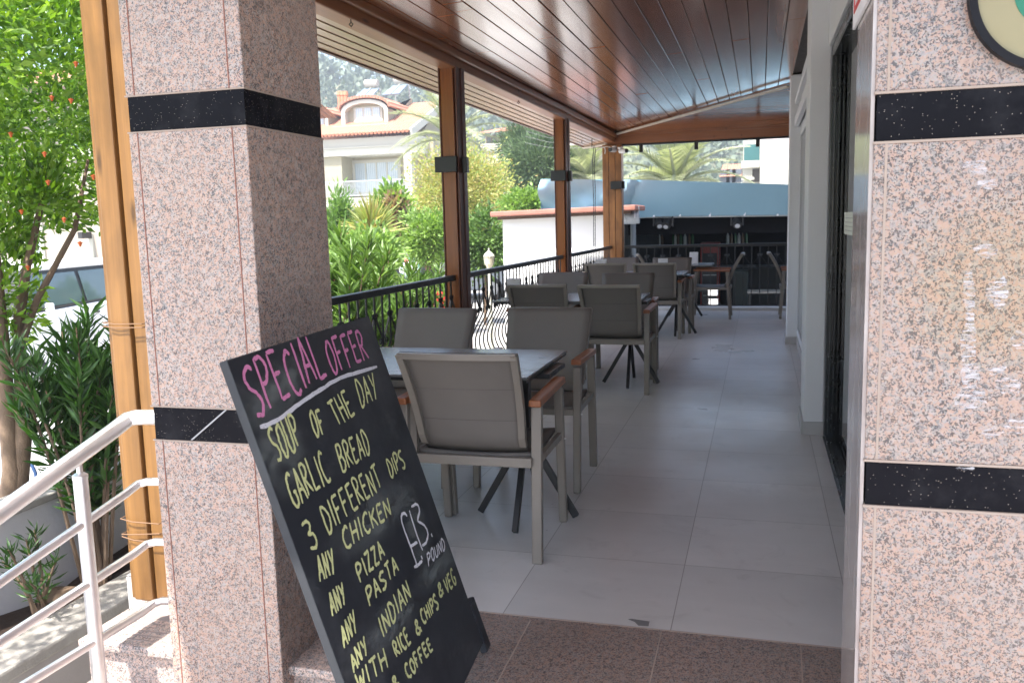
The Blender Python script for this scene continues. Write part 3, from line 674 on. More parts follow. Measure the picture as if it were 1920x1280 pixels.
chair(-1.165, 10.22, R_(0), 'taupe armchair with its back to us at the third table, on the aisle side')
chair(-1.745, 10.27, R_(1), 'taupe armchair with its back to us at the third table, by the railing')
chair(-1.09, 11.28, PI, 'taupe armchair on the far side of the third table, on the aisle side')
chair(-1.79, 11.45, PI, 'taupe armchair on the far side of the third table, by the railing')
chair(-.375, 12.55, R_(90), 'taupe armchair seen from the side, to the right of the last table')
chair(.265, 12.65, R_(-90), 'taupe armchair seen from the side by the white column, facing right')
chair(-1.56, 12.75, R_(-80), 'taupe armchair turned sideways left of the last table, mostly hidden')

# ------------------------------------------------------------------ tables
def make_table(w_, d_, peds):
    r = thing('dining_table', '', 'table')
    MB().box(-w_ / 2, w_ / 2, -d_ / 2, d_ / 2, .738, .750).build('table_top', M['table_top'], r, bevel=.002)
    MB().box(-w_ / 2 + .004, w_ / 2 - .004, -d_ / 2 + .004, d_ / 2 - .004, .724, .7375).build('edge', M['table_edge'], r)
    for px_ in peds:
        MB().box(px_ - .025, px_ + .025, -.025, .025, .34, .70).box(px_ - .16, px_ + .16, -.16, .16, .70, .7235).build('column', M['table_leg'], r, bevel=.003)
        for a in (2, 92, 182, 272):
            dx, dy_ = math.cos(R_(a)), math.sin(R_(a))
            MB().bar((px_ + dx * .015, dy_ * .015, .39), (px_ + dx * .235, dy_ * .26, .012), .026, .032).build('leg', M['table_leg'], r, bevel=.003)
    return r
tg = 'dark grey dining tables on the veranda'
T = make_table(1.22, .80, (-.49, .49)); T['group'] = tg
T.location = (-1.55, 3.90, 0); T['label'] = 'dark grey dining table nearest the camera, between four armchairs'
T2 = copy_tree(T); T2.location = (-1.545, 7.37, 0); T2['label'] = 'second dining table along the railing, white napkin holder at its left end'
T3 = copy_tree(T); T3.location = (-1.46, 10.68, 0); T3['label'] = 'third dining table along the railing, two white napkin holders on it'
T4 = make_table(.78, .75, (0,)); T4['group'] = tg; T4.location = (-1.02, 12.6, 0); T4['label'] = 'small square table by the end railing with one napkin holder'
def napkin(x, y, label, rz=0, h=.165):
    r = thing('napkin_holder', label, 'napkin holder', (x, y, .752), rz, 'white napkin holders standing on tables')
    MB().box(-.062, .062, -.038, .038, 0, .012).box(-.058, .058, -.035, -.027, .012, h).box(-.058, .058, .027, .035, .012, h).build('holder', M['white_plastic'], r, bevel=.004, seg=3)
    MB().box(-.05, .05, -.024, .024, .013, h - .018).build('napkins', M['paper'], r)
napkin(-2.06, 7.30, 'white napkin holder at the railing end of the second table', R_(12))
p = atY(1128, 505, 10.75); napkin(p.x, 10.75, 'white napkin holder at the railing end of the third table')
p = atY(1243, 505, 10.75); napkin(p.x, 10.75, 'white napkin holder at the aisle end of the third table', R_(5))
p = atY(1301, 498, 12.6); napkin(p.x, 12.6, 'white napkin holder on the small table by the end railing')

# ------------------------------------------------------------------ chalkboard
a_, t_, L_, W_ = -.086, .306, 1.116, .88
br_ = Vector((-.848, 2.531, .055)); e_ = Vector((math.sin(a_), math.cos(a_), 0)); nh = Vector((math.cos(a_), -math.sin(a_), 0))
u_ = (-nh * math.sin(t_) + Vector((0, 0, math.cos(t_)))).normalized(); nn = e_.cross(u_).normalized()      # face normal
if nn.dot(Vector((1, -1, 0))) < 0: nn = -nn
cb = thing('chalkboard_sign', 'black chalkboard A-frame listing a special offer, leaning beside the left pillar', 'sign', br_)
O0 = br_ - e_ * W_
t = NT('black_chalkboard'); v = t.co(); nz = t.noise(v, 3.2, 6, .7); n2 = t.noise(t.co((9, 2, 3), (.4, .3, .2)), 1.5, 5, .7)
c = t.mix(t.ramp(nz.outputs[0], [(.46, 0.0), (.75, .10)]), (.0135, .0155, .021), (.30, .32, .34)); c = t.mix(t.ramp(n2.outputs[0], [(.58, 0.0), (.80, .12)]), c, (.4, .42, .42)); t.set(c, .5, 0, .35); M['chalkboard'] = t.m
edge = plain('grey_board_edge', (.026, .029, .034), .7)
def bl(p): return Vector(p) - br_
def slab(a, b, c0, c1, th0, th1):   # u0,u1 along e, v0,v1 along up, offsets along the normal
    m_ = MB(); P = [O0 + e_ * uu + u_ * vv + nn * th for th in (th0, th1) for uu, vv in ((a, c0), (b, c0), (b, c1), (a, c1))]
    return m_.add([bl(p) for p in P], [(3, 2, 1, 0), (4, 5, 6, 7), (0, 1, 5, 4), (1, 2, 6, 5), (2, 3, 7, 6), (3, 0, 4, 7)])
slab(0.0005, W_ - .0005, 0.0005, L_ - .0005, -.0195, 0).build('board_panel', M['chalkboard'], cb)
slab(-.0022, 0, 0, L_, -.02, -.0006).build('edge_strip', edge, cb); slab(W_, W_ + .002, 0, L_, -.02, -.0006).build('edge_strip', edge, cb)
slab(0.0, W_, L_, L_ + .002, -.02, -.0006).build('edge_strip', edge, cb)
# foot at the far lower corner and the rear leg panel
ft = MB(); fb = br_ + e_ * .005 
ft.obox(bl(br_ + e_ * .03 + u_ * .05 - nn * .010), e_ * .028, u_ * .088, nn * .012); ft.build('foot', M['chalkboard'], cb, bevel=.006)
ft = MB(); ft.obox(bl(br_ - e_ * (W_ - .03) + u_ * .03 - nn * .010), e_ * .028, u_ * .065, nn * .009); ft.build('foot', M['chalkboard'], cb, bevel=.006)
top = O0 + u_ * (L_ - .05) - nn * .022
rb = [top + e_ * .05, top + e_ * W_, top + e_ * W_ + -u_ * (L_ - .11) - nn * .02, top + e_ * .05 - u_ * (L_ - .11) - nn * .02]
MB().prism([bl(p) for p in rb], -nn * .015).build('rear_panel', M['chalkboard'], cb)

def onboard(px, py):
    d = Vector(ray(px, py)); k = (br_ - Vector((0, 0, CH))).dot(nn) / d.dot(nn); return Vector((0, 0, CH)) + d * k
def uv(px, py):
    p = onboard(px, py) - O0; return np.array([p.dot(e_), p.dot(u_)])
G = {  # hand-drawn strokes on a unit box, '~' marks a curved stroke
 'S': ['~', [(.92, .92), (.55, 1.0), (.12, .84), (.22, .60), (.62, .44), (.84, .22), (.55, .0), (.06, .04)]],
 'P': [[(.1, 0), (.1, 1)], '~', [(.1, .98), (.6, .99), (.9, .78), (.6, .52), (.12, .46)]],
 'E': [[(.12, .98), (.12, .02)], [(.12, .99), (.85, 1.0)], [(.13, .53), (.72, .54)], [(.12, .01), (.9, .03)]],
 'C': ['~', [(.9, .9), (.62, 1.0), (.24, .82), (.1, .48), (.26, .12), (.6, .0), (.92, .08)]],
 'I': [[(.5, 1), (.5, 0)]],
 'A': [[(.04, 0), (.48, 1)], [(.48, 1), (.94, .0)], [(.2, .36), (.78, .36)]],
 'L': [[(.12, 1), (.12, .02)], [(.12, .02), (.9, .04)]],
 'O': ['~', [(.5, 1.0), (.14, .78), (.08, .36), (.34, .0), (.74, .1), (.9, .55), (.74, .92), (.48, 1.0)]],
 'F': [[(.12, 1), (.12, 0)], [(.12, .99), (.88, 1.0)], [(.13, .52), (.7, .54)]],
 'R': [[(.1, 0), (.1, 1)], '~', [(.1, .98), (.55, 1.0), (.82, .8), (.55, .56), (.14, .5)], [(.3, .5), (.92, .02)]],
 'U': ['~', [(.1, 1), (.1, .5), (.16, .12), (.46, .0), (.78, .12), (.86, .5), (.88, 1)]],
 'T': [[(.5, 1), (.5, 0)], [(.04, .98), (.96, 1.0)]],
 'H': [[(.12, 1), (.12, 0)], [(.86, 1), (.86, 0)], [(.12, .5), (.86, .52)]],
 'D': [[(.12, 0), (.12, 1)], '~', [(.1, .99), (.5, .95), (.88, .62), (.78, .22), (.42, .0), (.1, .02)]],
 'Y': [[(.06, 1), (.48, .5)], [(.94, 1), (.36, 0)]],
 'G': ['~', [(.88, .9), (.6, 1.0), (.22, .82), (.1, .46), (.26, .08), (.6, .0), (.88, .16), (.88, .42)], [(.58, .42), (.98, .43)]],
 'B': [[(.12, 0), (.12, 1)], '~', [(.1, .98), (.6, .99), (.78, .76), (.5, .56), (.14, .52)], '~', [(.14, .52), (.66, .52), (.9, .26), (.6, .02), (.1, .01)]],
 'N': [[(.1, 0), (.1, 1)], [(.1, 1), (.86, .02)], [(.86, .02), (.88, 1)]],
 'K': [[(.12, 1), (.12, 0)], [(.88, 1), (.14, .46)], [(.34, .58), (.92, .0)]],
 'Z': [[(.08, .98), (.9, 1)], [(.9, 1), (.08, .02)], [(.08, .02), (.94, .03)]],
 'W': [[(.02, 1), (.26, 0)], [(.26, 0), (.5, .72)], [(.5, .72), (.74, 0)], [(.74, 0), (.98, 1)]],
 'V': [[(.06, 1), (.46, 0)], [(.46, 0), (.94, 1)]],
 '3': ['~', [(.12, .94), (.6, 1.0), (.84, .84), (.62, .62), (.36, .55)], '~', [(.36, .55), (.8, .46), (.9, .2), (.6, .0), (.1, .06)]],
 '&': ['~', [(.95, .04), (.3, .7), (.34, .95), (.6, .98), (.64, .76), (.2, .42), (.12, .14), (.42, .0), (.74, .16), (.9, .44)]],
}
def smooth_pts(p, k=5):
    P = [np.array(q, float) for q in p]; P = [2 * P[0] - P[1]] + P + [2 * P[-1] - P[-2]]; out = []
    for i in range(1, len(P) - 2):
        for s in np.linspace(0, 1, k, endpoint=False):
            a, b, c_, d = P[i - 1:i + 3]; out.append(.5 * ((2 * b) + (-a + c_) * s + (2 * a - 5 * b + 4 * c_ - d) * s * s + (-a + 3 * b - 3 * c_ + d) * s ** 3))
    out.append(P[-2]); return out
lay = [0]
def stroke(mb, pts, wd):
    """flat ribbon of chalk along board coordinates"""
    pts = [np.array(p, float) for p in pts]
    if len(pts) == 2: pts = [pts[0] + (pts[1] - pts[0]) * s for s in np.linspace(0, 1, 6)]
    pts = [p + NR.normal(0, .0007, 2) for p in pts]; n = len(pts); A = []; B = []
    lay[0] = (lay[0] + 1) % 60; h = .0006 + lay[0] * .00002
    for i, p in enumerate(pts):
        d = pts[min(i + 1, n - 1)] - pts[max(i - 1, 0)]; d = d / (np.linalg.norm(d) + 1e-9); nrm = np.array([-d[1], d[0]])
        wv_ = wd * (.5 + NR.uniform(-.07, .07)) * (.72 if i in (0, n - 1) else 1)
        A.append(p + nrm * wv_); B.append(p - nrm * wv_)
    W3 = lambda q: bl(O0 + e_ * q[0] + u_ * q[1] + nn * h)
    mb.add([W3(q) for q in A] + [W3(q) for q in B], [(i, i + 1, n + i + 1, n + i) for i in range(n - 1)])
def word(mb, txt, o, end, top, wd, asp=None):
    O_, E_, T_ = uv(*o), uv(*end), uv(*top); Ud, Vd = E_ - O_, T_ - O_
    n = len(txt); wts = [(.42 if ch == 'I' else 1.0) for ch in txt]; gap = .2; tot = sum(wts) + gap * (n - 1); x = 0
    for ch, wt in zip(txt, wts):
        curve = False; jy = NR.uniform(-.05, .05); js = NR.uniform(.93, 1.06); sl_ = NR.uniform(-.05, .05)
        for it in G[ch]:
            if it == '~': curve = True; continue
            P = smooth_pts(it) if curve else it; curve = False
            stroke(mb, [O_ + Ud * ((x + (px_ + sl_ * (py_ - .5)) * wt) / tot) + Vd * (py_ * js + jy) for px_, py_ in P], wd)
        x += wt + gap
def chalk(name, col, thr=.36):
    t = NT(name); v = t.co(); tr = t.n('ShaderNodeBsdfTransparent'); ms = t.n('ShaderNodeMixShader')
    t.set(t.mix(t.noise(v, 40, 3).outputs[0], [x * .75 for x in col], col), .95, 0, .1)
    t.l(t.ramp(t.noise(v, 170, 4, .7).outputs[0], [(thr - .06, .35), (thr + .08, .97)]), ms.inputs[0]); t.l(tr.outputs[0], ms.inputs[1]); t.l(t.b.outputs[0], ms.inputs[2]); t.l(ms.outputs[0], t.out.inputs[0]); return t.m
pk = MB(); word(pk, 'SPECIAL', (480, 779), (614, 704), (446, 684), .0105); word(pk, 'OFFER', (624, 702), (692, 671), (604, 641), .010)
pk.build('heading_lettering', chalk('pink_chalk', (.62, .22, .40)), cb)
ul = MB(); stroke(ul, smooth_pts([uv(*q) for q in ((487, 800), (515, 790), (545, 769), (575, 747), (600, 731), (637, 709), (670, 698), (706, 687))], 4), .0105)
ul.build('underline', chalk('white_chalk_line', (.62, .62, .67)), cb)
ym = chalk('yellow_chalk', (.60, .62, .30))
for tx, o, en, tp in (('SOUP', (520, 868), (567, 831), (498, 806)), ('OF', (590, 817), (611, 810), (577, 772)), ('THE', (632, 801), (666, 775), (611, 755)), ('DAY', (677, 766), (710, 746), (664, 717)),
    ('GARLIC', (551, 954), (621, 899), (529, 892)), ('BREAD', (642, 888), (696, 848), (628, 840)),
    ('3', (581, 1031), (598, 1020), (560, 979)), ('DIFFERENT', (614, 1000), (717, 912), (596, 950)), ('DIPS', (732, 895), (760, 873), (722, 864)),
    ('ANY', (599, 1091), (630, 1072), (590, 1043)), ('CHICKEN', (647, 1032), (734, 964), (638, 994)),
    ('ANY', (623, 1155), (650, 1131), (613, 1113)), ('PIZZA', (674, 1091), (722, 1042), (663, 1058)),
    ('ANY', (644, 1213), (670, 1181), (635, 1173)), ('PASTA', (692, 1137), (747, 1067), (683, 1106)),
    ('ANY', (662, 1262), (691, 1224), (653, 1230)), ('INDIAN', (717, 1195), (771, 1118), (706, 1158)),
    ('WITH', (672, 1296), (728, 1248), (663, 1260)), ('RICE', (743, 1232), (770, 1203), (733, 1204)), ('&', (781, 1191), (791, 1183), (774, 1168)), ('CHIPS', (793, 1170), (823, 1137), (785, 1145)), ('&', (823, 1120), (832, 1112), (818, 1098)), ('VEG', (837, 1111), (855, 1091), (829, 1084)),
    ('&', (738, 1298), (750, 1286), (731, 1274)), ('COFFEE', (764, 1273), (812, 1216), (755, 1249))):
    yl = MB(); word(yl, tx, o, en, tp, .0082); yl.build('menu_lettering', ym, cb)
# rubbed-out chalk
t = NT('chalk_smudge'); tc = t.n('ShaderNodeTexCoord'); gr = t.n('ShaderNodeTexGradient', gradient_type='SPHERICAL'); mp = t.n('ShaderNodeMapping'); mp.inputs['Location'].default_value = (-1, -1, 0); mp.inputs['Scale'].default_value = (2, 2, 0)
t.l(tc.outputs['UV'], mp.inputs[0]); t.l(mp.outputs[0], gr.inputs[0]); tr = t.n('ShaderNodeBsdfTransparent'); ms = t.n('ShaderNodeMixShader'); t.set((.36, .40, .38), .95, 0, .1)
nzs = t.noise(t.co((6, 6, 16), (.5, .2, .3)), 2.2, 6, .7); t.l(t.math('MULTIPLY', t.math('MULTIPLY', t.ramp(gr.outputs[0], [(.0, 0.0), (.6, 1.0)]), t.ramp(nzs.outputs[0], [(.38, 0.0), (.7, 1.0)])), .34), ms.inputs[0])
t.l(tr.outputs[0], ms.inputs[1]); t.l(t.b.outputs[0], ms.inputs[2]); t.l(ms.outputs[0], t.out.inputs[0])
for k, (p0, p1, hw) in enumerate((((495, 880), (560, 835), .10), ((770, 945), (805, 1075), .10), ((795, 1090), (850, 1030), .05), ((470, 770), (560, 700), .07), ((650, 1010), (760, 930), .07), ((700, 1200), (770, 1130), .06))):
    a, b = uv(*p0), uv(*p1); d = b - a; n_ = np.array([-d[1], d[0]]) / np.linalg.norm(d) * hw; a, b = a - d * .3, b + d * .3; h = .0003 + k * .00004
    me = MB().add([bl(O0 + e_ * q[0] + u_ * q[1] + nn * h) for q in (a - n_, b - n_, b + n_, a + n_)], [(0, 1, 2, 3)]).mesh('chalk_smudge', t.m)
    ul_ = me.uv_layers.new(name='UVMap')
    for i_, q in enumerate(((0, 0), (1, 0), (1, 1), (0, 1))): ul_.data[i_].uv = q
    o = bpy.data.objects.new('chalk_smudge', me); COL.objects.link(o); o.parent = cb
pr = MB()
for P in ([(763, 967), (757, 961), (752, 970), (757, 991), (766, 1015), (775, 1040), (781, 1060)], [(776, 1063), (784, 1058), (791, 1050)], [(768, 1024), (782, 1016)],
          [(767, 957), (779, 996), (792, 1032)], [(771, 950), (781, 945), (786, 956), (782, 976)], [(782, 976), (795, 984), (802, 1000), (798, 1017), (791, 1022)], [(808, 1000), (810, 1006)], [(789, 1041), (791, 1047)]):
    stroke(pr, smooth_pts([uv(*q) for q in P], 4) if len(P) > 2 else [uv(*q) for q in P], .0085)
word(pr, 'POUND', (803, 1060), (835, 1028), (799, 1038), .006)
pr.build('price_lettering', chalk('white_chalk', (.70, .70, .74)), cb)

# ------------------------------------------------------------------ stainless handrail
hr = thing('steel_handrail', 'polished stainless handrail with four tubes beside the steps and left pillar', 'handrail', (-2.1, 2.25, -.17))
def hp(mb, n, **k): return rel(mb, hr).build(n, M['steel'], hr, smooth=True, **k)
def rail(pa, pb, r, name, xr=-2.1):
    """sloping tube: photo-left point, elbow point; turns level into the pillar"""
    a, b = atX(*pa, xr), atX(*pb, xr); d = (a - b).normalized(); a = a + d * .8
    h = b - d * 0.0
    pts = [a, h + d * .10, h + d * .05, h + Vector((.006, .012, .010)), h + Vector((.03, .03, .015)), Vector((h.x + .08, h.y + .04, h.z + .015)), Vector((-1.85, h.y + .05, h.z + .015))]
    hp(MB().tube(pts, r, 14), name)
rail((0, 962), (232, 793), .027, 'handrail')
rail((0, 1091), (252, 914), .0145, 'rail_tube'); rail((0, 1203), (268, 1027), .0145, 'rail_tube'); rail((45, 1284), (282, 1138), .0145, 'rail_tube')
tp = atX(150, 890, -2.1)
hp(MB().tube([(-2.1, tp.y, -.17), (-2.1, tp.y, tp.z - .005)], .0225, 16), 'rail_post')
hp(MB().tube([(-2.1, tp.y, tp.z - .005), (-2.1, tp.y, tp.z + .04), (-2.1, tp.y - .03, tp.z + .055)], .010, 10).lathe((-2.1, tp.y, tp.z - .012), [(.024, 0), (.024, .012), (.012, .02)], 14), 'saddle')

# ================================================================== PLANTS
def leaves(name, P, D, size, m, parent=None, ratio=.45, fold=.25, sizevar=.35, kind=None):
    """many small pointed leaves: base points P, directions D; one mesh"""
    P = np.asarray(P, float); D = np.asarray(D, float); n = len(P)
    D = D / (np.linalg.norm(D, axis=1, keepdims=True) + 1e-9)
    rv = NR.normal(size=(n, 3)); S = np.cross(D, rv); S /= (np.linalg.norm(S, axis=1, keepdims=True) + 1e-9); Nn = np.cross(S, D)
    L = (size * (1 + NR.uniform(-sizevar, sizevar, n)))[:, None]; Wd = L * ratio / 2
    mid = P + D * L * .45
    V = np.stack([P, mid + S * Wd + Nn * Wd * fold, P + D * L - Nn * L * .08, mid - S * Wd + Nn * Wd * fold], 1).reshape(-1, 3)
    base = np.arange(n)[:, None] * 4
    F = np.concatenate([base + np.array([[0, 1, 2]]), base + np.array([[0, 2, 3]])], 1).reshape(-1)
    me = bpy.data.meshes.new(name); me.vertices.add(4 * n); me.vertices.foreach_set('co', V.reshape(-1))
    me.loops.add(6 * n); me.loops.foreach_set('vertex_index', F.astype(np.int32))
    me.polygons.add(2 * n); me.polygons.foreach_set('loop_start', np.arange(0, 6 * n, 3, dtype=np.int32)); me.polygons.foreach_set('loop_total', np.full(2 * n, 3, np.int32))
    me.update(calc_edges=True); me.materials.append(m)
    o = bpy.data.objects.new(name, me); COL.objects.link(o)
    if parent: o.parent = parent
    return o
def cloud(c, rad, n, clumps=40, spread=.28, shell=.55):
    """clumpy points inside an ellipsoid, with outward directions"""
    c = np.array(c, float); rad = np.array(rad, float)
    d = NR.normal(size=(clumps, 3)); d /= np.linalg.norm(d, axis=1, keepdims=True); r = shell + (1 - shell) * NR.uniform(0, 1, (clumps, 1)) ** .6
    r *= NR.uniform(.72, 1.12, (clumps, 1))
    K = d * r; w = NR.uniform(.5, 1.5, clumps); idx = NR.choice(clumps, n, p=w / w.sum())
    Q = K[idx] + NR.normal(size=(n, 3)) * spread * NR.uniform(.6, 1.2, (clumps, 1))[idx]
    out = Q - K[idx] * .5 + NR.normal(size=(n, 3)) * .25
    return Q * rad + c, out
def sub(P, loc): return np.asarray(P) - np.array(loc)
LM = {
 'pome': leafmat('bright_small_leaves', [(.05, .12, .012), (.16, .30, .022), (.29, .44, .05), (.07, .17, .015)], .32, .4),
 'ole': leafmat('oleander_leaves', [(.018, .05, .012), (.038, .10, .018), (.065, .16, .028)], .38, .3),  # tree shade put into the colour, darker than the other oleanders
 'ole2': leafmat('sunlit_oleander_leaves', [(.07, .135, .035), (.13, .24, .06), (.22, .35, .10)], .36, .35),  # lighter copy, sunlight put into the leaf colour
 'yel': leafmat('yellow_green_leaves', [(.20, .27, .07), (.32, .40, .12), (.42, .44, .16), (.46, .32, .15)], .5, .35),
 'pine': leafmat('pine_needles', [(.03, .065, .03), (.075, .13, .05), (.14, .21, .085)], .6, .15),
 'bush': leafmat('bush_leaves', [(.09, .17, .035), (.17, .29, .06), (.28, .41, .10)], .45, .35),
 'dbush': leafmat('dark_bush_leaves', [(.05, .10, .025), (.10, .19, .04), (.17, .28, .07)], .5, .25),
 'pinkl': leafmat('pinkish_young_leaves', [(.36, .22, .16), (.45, .30, .22), (.30, .24, .12)], .5, .3),
 'palm': leafmat('palm_leaflets', [(.20, .235, .14), (.29, .32, .21), (.40, .41, .31)], .45, .3),
 'hill': leafmat('hill_wood', [(.085, .12, .085), (.13, .17, .115), (.18, .22, .15)], .8, .1),
}
bark = plain('grey_brown_bark', (.17, .115, .075), .85, var=.4, scale=14, bump=.8); bark2 = plain('palm_bark', (.20, .16, .11), .9, var=.4, scale=9, bump=1)
orange = plain('orange_blossom', (.62, .13, .03), .5)

# --- pomegranate tree in the planter
tr = thing('pomegranate_tree', 'leafy tree with small orange blossoms growing in the planter at the left edge', 'tree', (-3.3, 3.45, -.4))
tm = MB()
def at_(px, py, Y): return atY(px, py, Y)
tm.tube([(-3.30, 3.42, -.45), at_(2, 1120, 3.42), at_(14, 1000, 3.44), at_(24, 880, 3.46), at_(12, 760, 3.48), at_(4, 640, 3.5), at_(-8, 500, 3.55), at_(-30, 300, 3.7)], [.085, .075, .065, .048, .04, .034, .028, .016], 10)
tm.tube([at_(10, 1040, 3.46), at_(34, 930, 3.47), at_(44, 820, 3.5), at_(40, 720, 3.55), at_(34, 610, 3.6), at_(50, 500, 3.7), at_(90, 330, 3.9)], [.05, .046, .04, .034, .03, .022, .012], 9)
tm.tube([at_(24, 690, 3.5), at_(70, 560, 3.7), at_(140, 430, 3.9), at_(165, 300, 4.1)], [.02, .018, .014, .008], 7)
rel(tm, tr).build('trunk', bark, tr, smooth=True)
P1, D1 = cloud(at_(60, 170, 4.1), (.62, .7, .95), 9000, 90, .17)
P2, D2 = cloud(at_(40, 400, 3.8), (.30, .35, .24), 1300, 30, .2)
P3, D3 = cloud(at_(0, 560, 3.6), (.16, .2, .42), 700, 20, .22)
P4, D4 = cloud(at_(40, 60, 5.3), (1.1, .8, 1.25), 9500, 110, .16)
P5, D5 = cloud(at_(130, 170, 4.6), (.40, .5, .85), 4200, 50, .18)
PP = np.concatenate([P1, P2, P3, P4, P5]); DD = np.concatenate([D1, D2, D3, D4, D5]); DD[:, 2] += .15
keep = (PP[:, 0] / np.maximum(PP[:, 1], .3) < -.795) & (PP[:, 1] > 3.0)
P7, D7 = cloud((-3.62, 3.0, 2.4), (.5, .75, .45), 3000, 40, .2); q7 = P7[:, 0] / np.maximum(P7[:, 1], .3) < -.93; PP = np.concatenate([PP, P7]); DD = np.concatenate([DD, D7]); keep = np.concatenate([keep, q7])
P6, D6 = cloud((-3.75, 1.7, 2.5), (.75, 1.3, .7), 6500, 70, .2); PP = np.concatenate([PP, P6]); DD = np.concatenate([DD, D6]); keep = np.concatenate([keep, P6[:, 0] < -2.95])
keep &= (PP[:, 2] > 1.46 + .05 * np.sin(PP[:, 1] * 9)) | (PP[:, 0] / np.maximum(PP[:, 1], .3) < -.97)
leaves('crown', sub(PP[keep], tr.location), DD[keep], .058, LM['pome'], tr, .42).location = (0, 0, 0)
fl = None
for px, py in ((97, 545 / 3), (133, 187), (250 / 3, 287), (205, 470 // 3), (90, 340), (142, 118), (52, 500), (150, 455), (20, 250), (175, 330), (120, 410), (40, 395)):
    p = at_(px * 1.0, py, 3.62) - tr.location
    if fl is None:
        fl = MB().ball((0, 0, 0), .008, 7, 5).lathe((0, 0, -.02), [(.003, 0), (.007, .008), (.008, .014), (.014, .022)], 7).build('flower', orange, tr, smooth=True); o = fl
    else: o = fl.copy(); COL.objects.link(o); o.parent = tr
    o.location = p

# --- oleander shrubs
def oleander(base, h, spread, ns, m, label, leaf=.13, group='oleander shrubs beside the veranda', dens=24, lean=(0, 0), flowers=0):
    base = Vector(base); r = thing('oleander_shrub', label, 'shrub', base, 0, group)
    sm = MB(); P = []; D = []; tips = []
    for i in range(ns):
        a = rnd.uniform(0, 2 * PI); s = spread * rnd.uniform(.25, 1); hh = h * rnd.uniform(.6, 1.03)
        p0 = Vector((rnd.uniform(-.06, .06), rnd.uniform(-.06, .06), 0)); p3 = Vector((math.cos(a) * s + lean[0], math.sin(a) * s + lean[1], hh))
        p1 = p0.lerp(p3, .35) + Vector((0, 0, hh * .13)); p2 = p0.lerp(p3, .72) + Vector((0, 0, hh * .10))
        pts = [p0, p1, p2, p3]; pts = [Vector(q) for q in smooth_pts([tuple(q) for q in pts], 5)]
        sm.tube(pts, list(np.linspace(.012, .0035, len(pts))), 5); tips.append(p3)
        for k in range(dens):
            f = .28 + .72 * (k / dens) ** .8; q = pts[min(len(pts) - 1, int(f * (len(pts) - 1)))]; b = rnd.uniform(0, 2 * PI)
            for w3 in range(3):
                b2 = b + w3 * 2.09; el = rnd.uniform(.1, .8) + .5 * f
                P.append(q + Vector((0, 0, rnd.uniform(-.03, .03)))); D.append((math.cos(b2) * math.cos(el), math.sin(b2) * math.cos(el), math.sin(el)))
    sm.build('stem', bark, r, smooth=True)
    leaves('foliage', P, D, leaf, m, r, .165, .35)
    if flowers:
        f = MB()
        for _ in range(flowers):
            q = rnd.choice(tips)
            for _k in range(6): f.ball(q + Vector((rnd.uniform(-.05, .05), rnd.uniform(-.05, .05), rnd.uniform(-.01, .05))), .014, 6, 4)
        tag(f.build('blossom', plain('salmon_blossom', (.62, .22, .17), .6), r, smooth=True), kind='stuff')
    return r
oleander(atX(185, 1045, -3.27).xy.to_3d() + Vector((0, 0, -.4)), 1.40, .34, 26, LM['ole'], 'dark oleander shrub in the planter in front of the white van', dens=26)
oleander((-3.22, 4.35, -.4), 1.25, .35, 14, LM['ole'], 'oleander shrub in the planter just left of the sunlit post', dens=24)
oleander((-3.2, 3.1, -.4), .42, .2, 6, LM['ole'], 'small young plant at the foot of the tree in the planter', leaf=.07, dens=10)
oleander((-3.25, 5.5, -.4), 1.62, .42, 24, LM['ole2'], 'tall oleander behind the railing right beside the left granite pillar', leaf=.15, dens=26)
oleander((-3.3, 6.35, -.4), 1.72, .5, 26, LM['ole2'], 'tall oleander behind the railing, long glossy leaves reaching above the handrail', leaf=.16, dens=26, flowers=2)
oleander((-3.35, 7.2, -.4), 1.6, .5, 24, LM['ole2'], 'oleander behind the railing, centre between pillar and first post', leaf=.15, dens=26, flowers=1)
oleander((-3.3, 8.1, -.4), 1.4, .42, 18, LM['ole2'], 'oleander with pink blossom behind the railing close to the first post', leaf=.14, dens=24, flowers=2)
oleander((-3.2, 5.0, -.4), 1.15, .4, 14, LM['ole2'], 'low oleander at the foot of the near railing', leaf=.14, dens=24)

def bush(px, py, Y, rx, ry, n, m, label, size=.12, name='garden_shrub', cat='shrub', clumps=40, trunk=True, group=None, ratio=.5, rz_=None, extra=None):
    """crown centred on a point of the garden behind the street, with a stem down to the ground"""
    c = atY(px, py, Y); k = Y / CF; g = Vector((c.x, c.y, GZ)); r = thing(name, label, cat, g, 0, group)
    P, D = cloud(c - g, (rx * k, rx * k * .8, ry * k), int(n * 1.5), clumps, .24); leaves('crown', P, D, size * .78, m, r, ratio)
    if trunk:
        h = (c - g).z; m_ = MB()
        m_.tube([(0, 0, 0), (.03, .02, h * .5), (0, 0, h * .9)], [max(.03, rx * k * .07), max(.025, rx * k * .055), .02], 7)
        for j in range(6):
            a = j * 1.05 + rnd.uniform(0, .5); e = Vector((math.cos(a) * rx * k * .6, math.sin(a) * rx * k * .5, h + ry * k * rnd.uniform(-.2, .6)))
            m_.tube([(0, 0, h * .62), e * .5 + Vector((0, 0, h * .42)), e], [.03, .02, .008], 5)
        m_.build('trunk', bark, r, smooth=True)
    if extra: 
        P, D = cloud(c - g + Vector((rx * k * .4, -.2, ry * k * .1)), (rx * k * .5, rx * k * .4, ry * k * .6), n // 6, 10, .2); leaves('young_leaves', P, D, size * 1.1, extra, r, .4)
    return r
GS = 'garden shrubs across the street'
bush(862, 372, 23, 92, 84, 15000, LM['yel'], 'round yellow green tree with reddish tips behind the first post', .105, 'small_tree', 'tree', 90)
bush(738, 410, 17, 30, 52, 3200, LM['bush'], 'upright leafy tree with pinkish young leaves in front of the cream house', .17, 'small_tree', 'tree', 40, extra=LM['pinkl'])
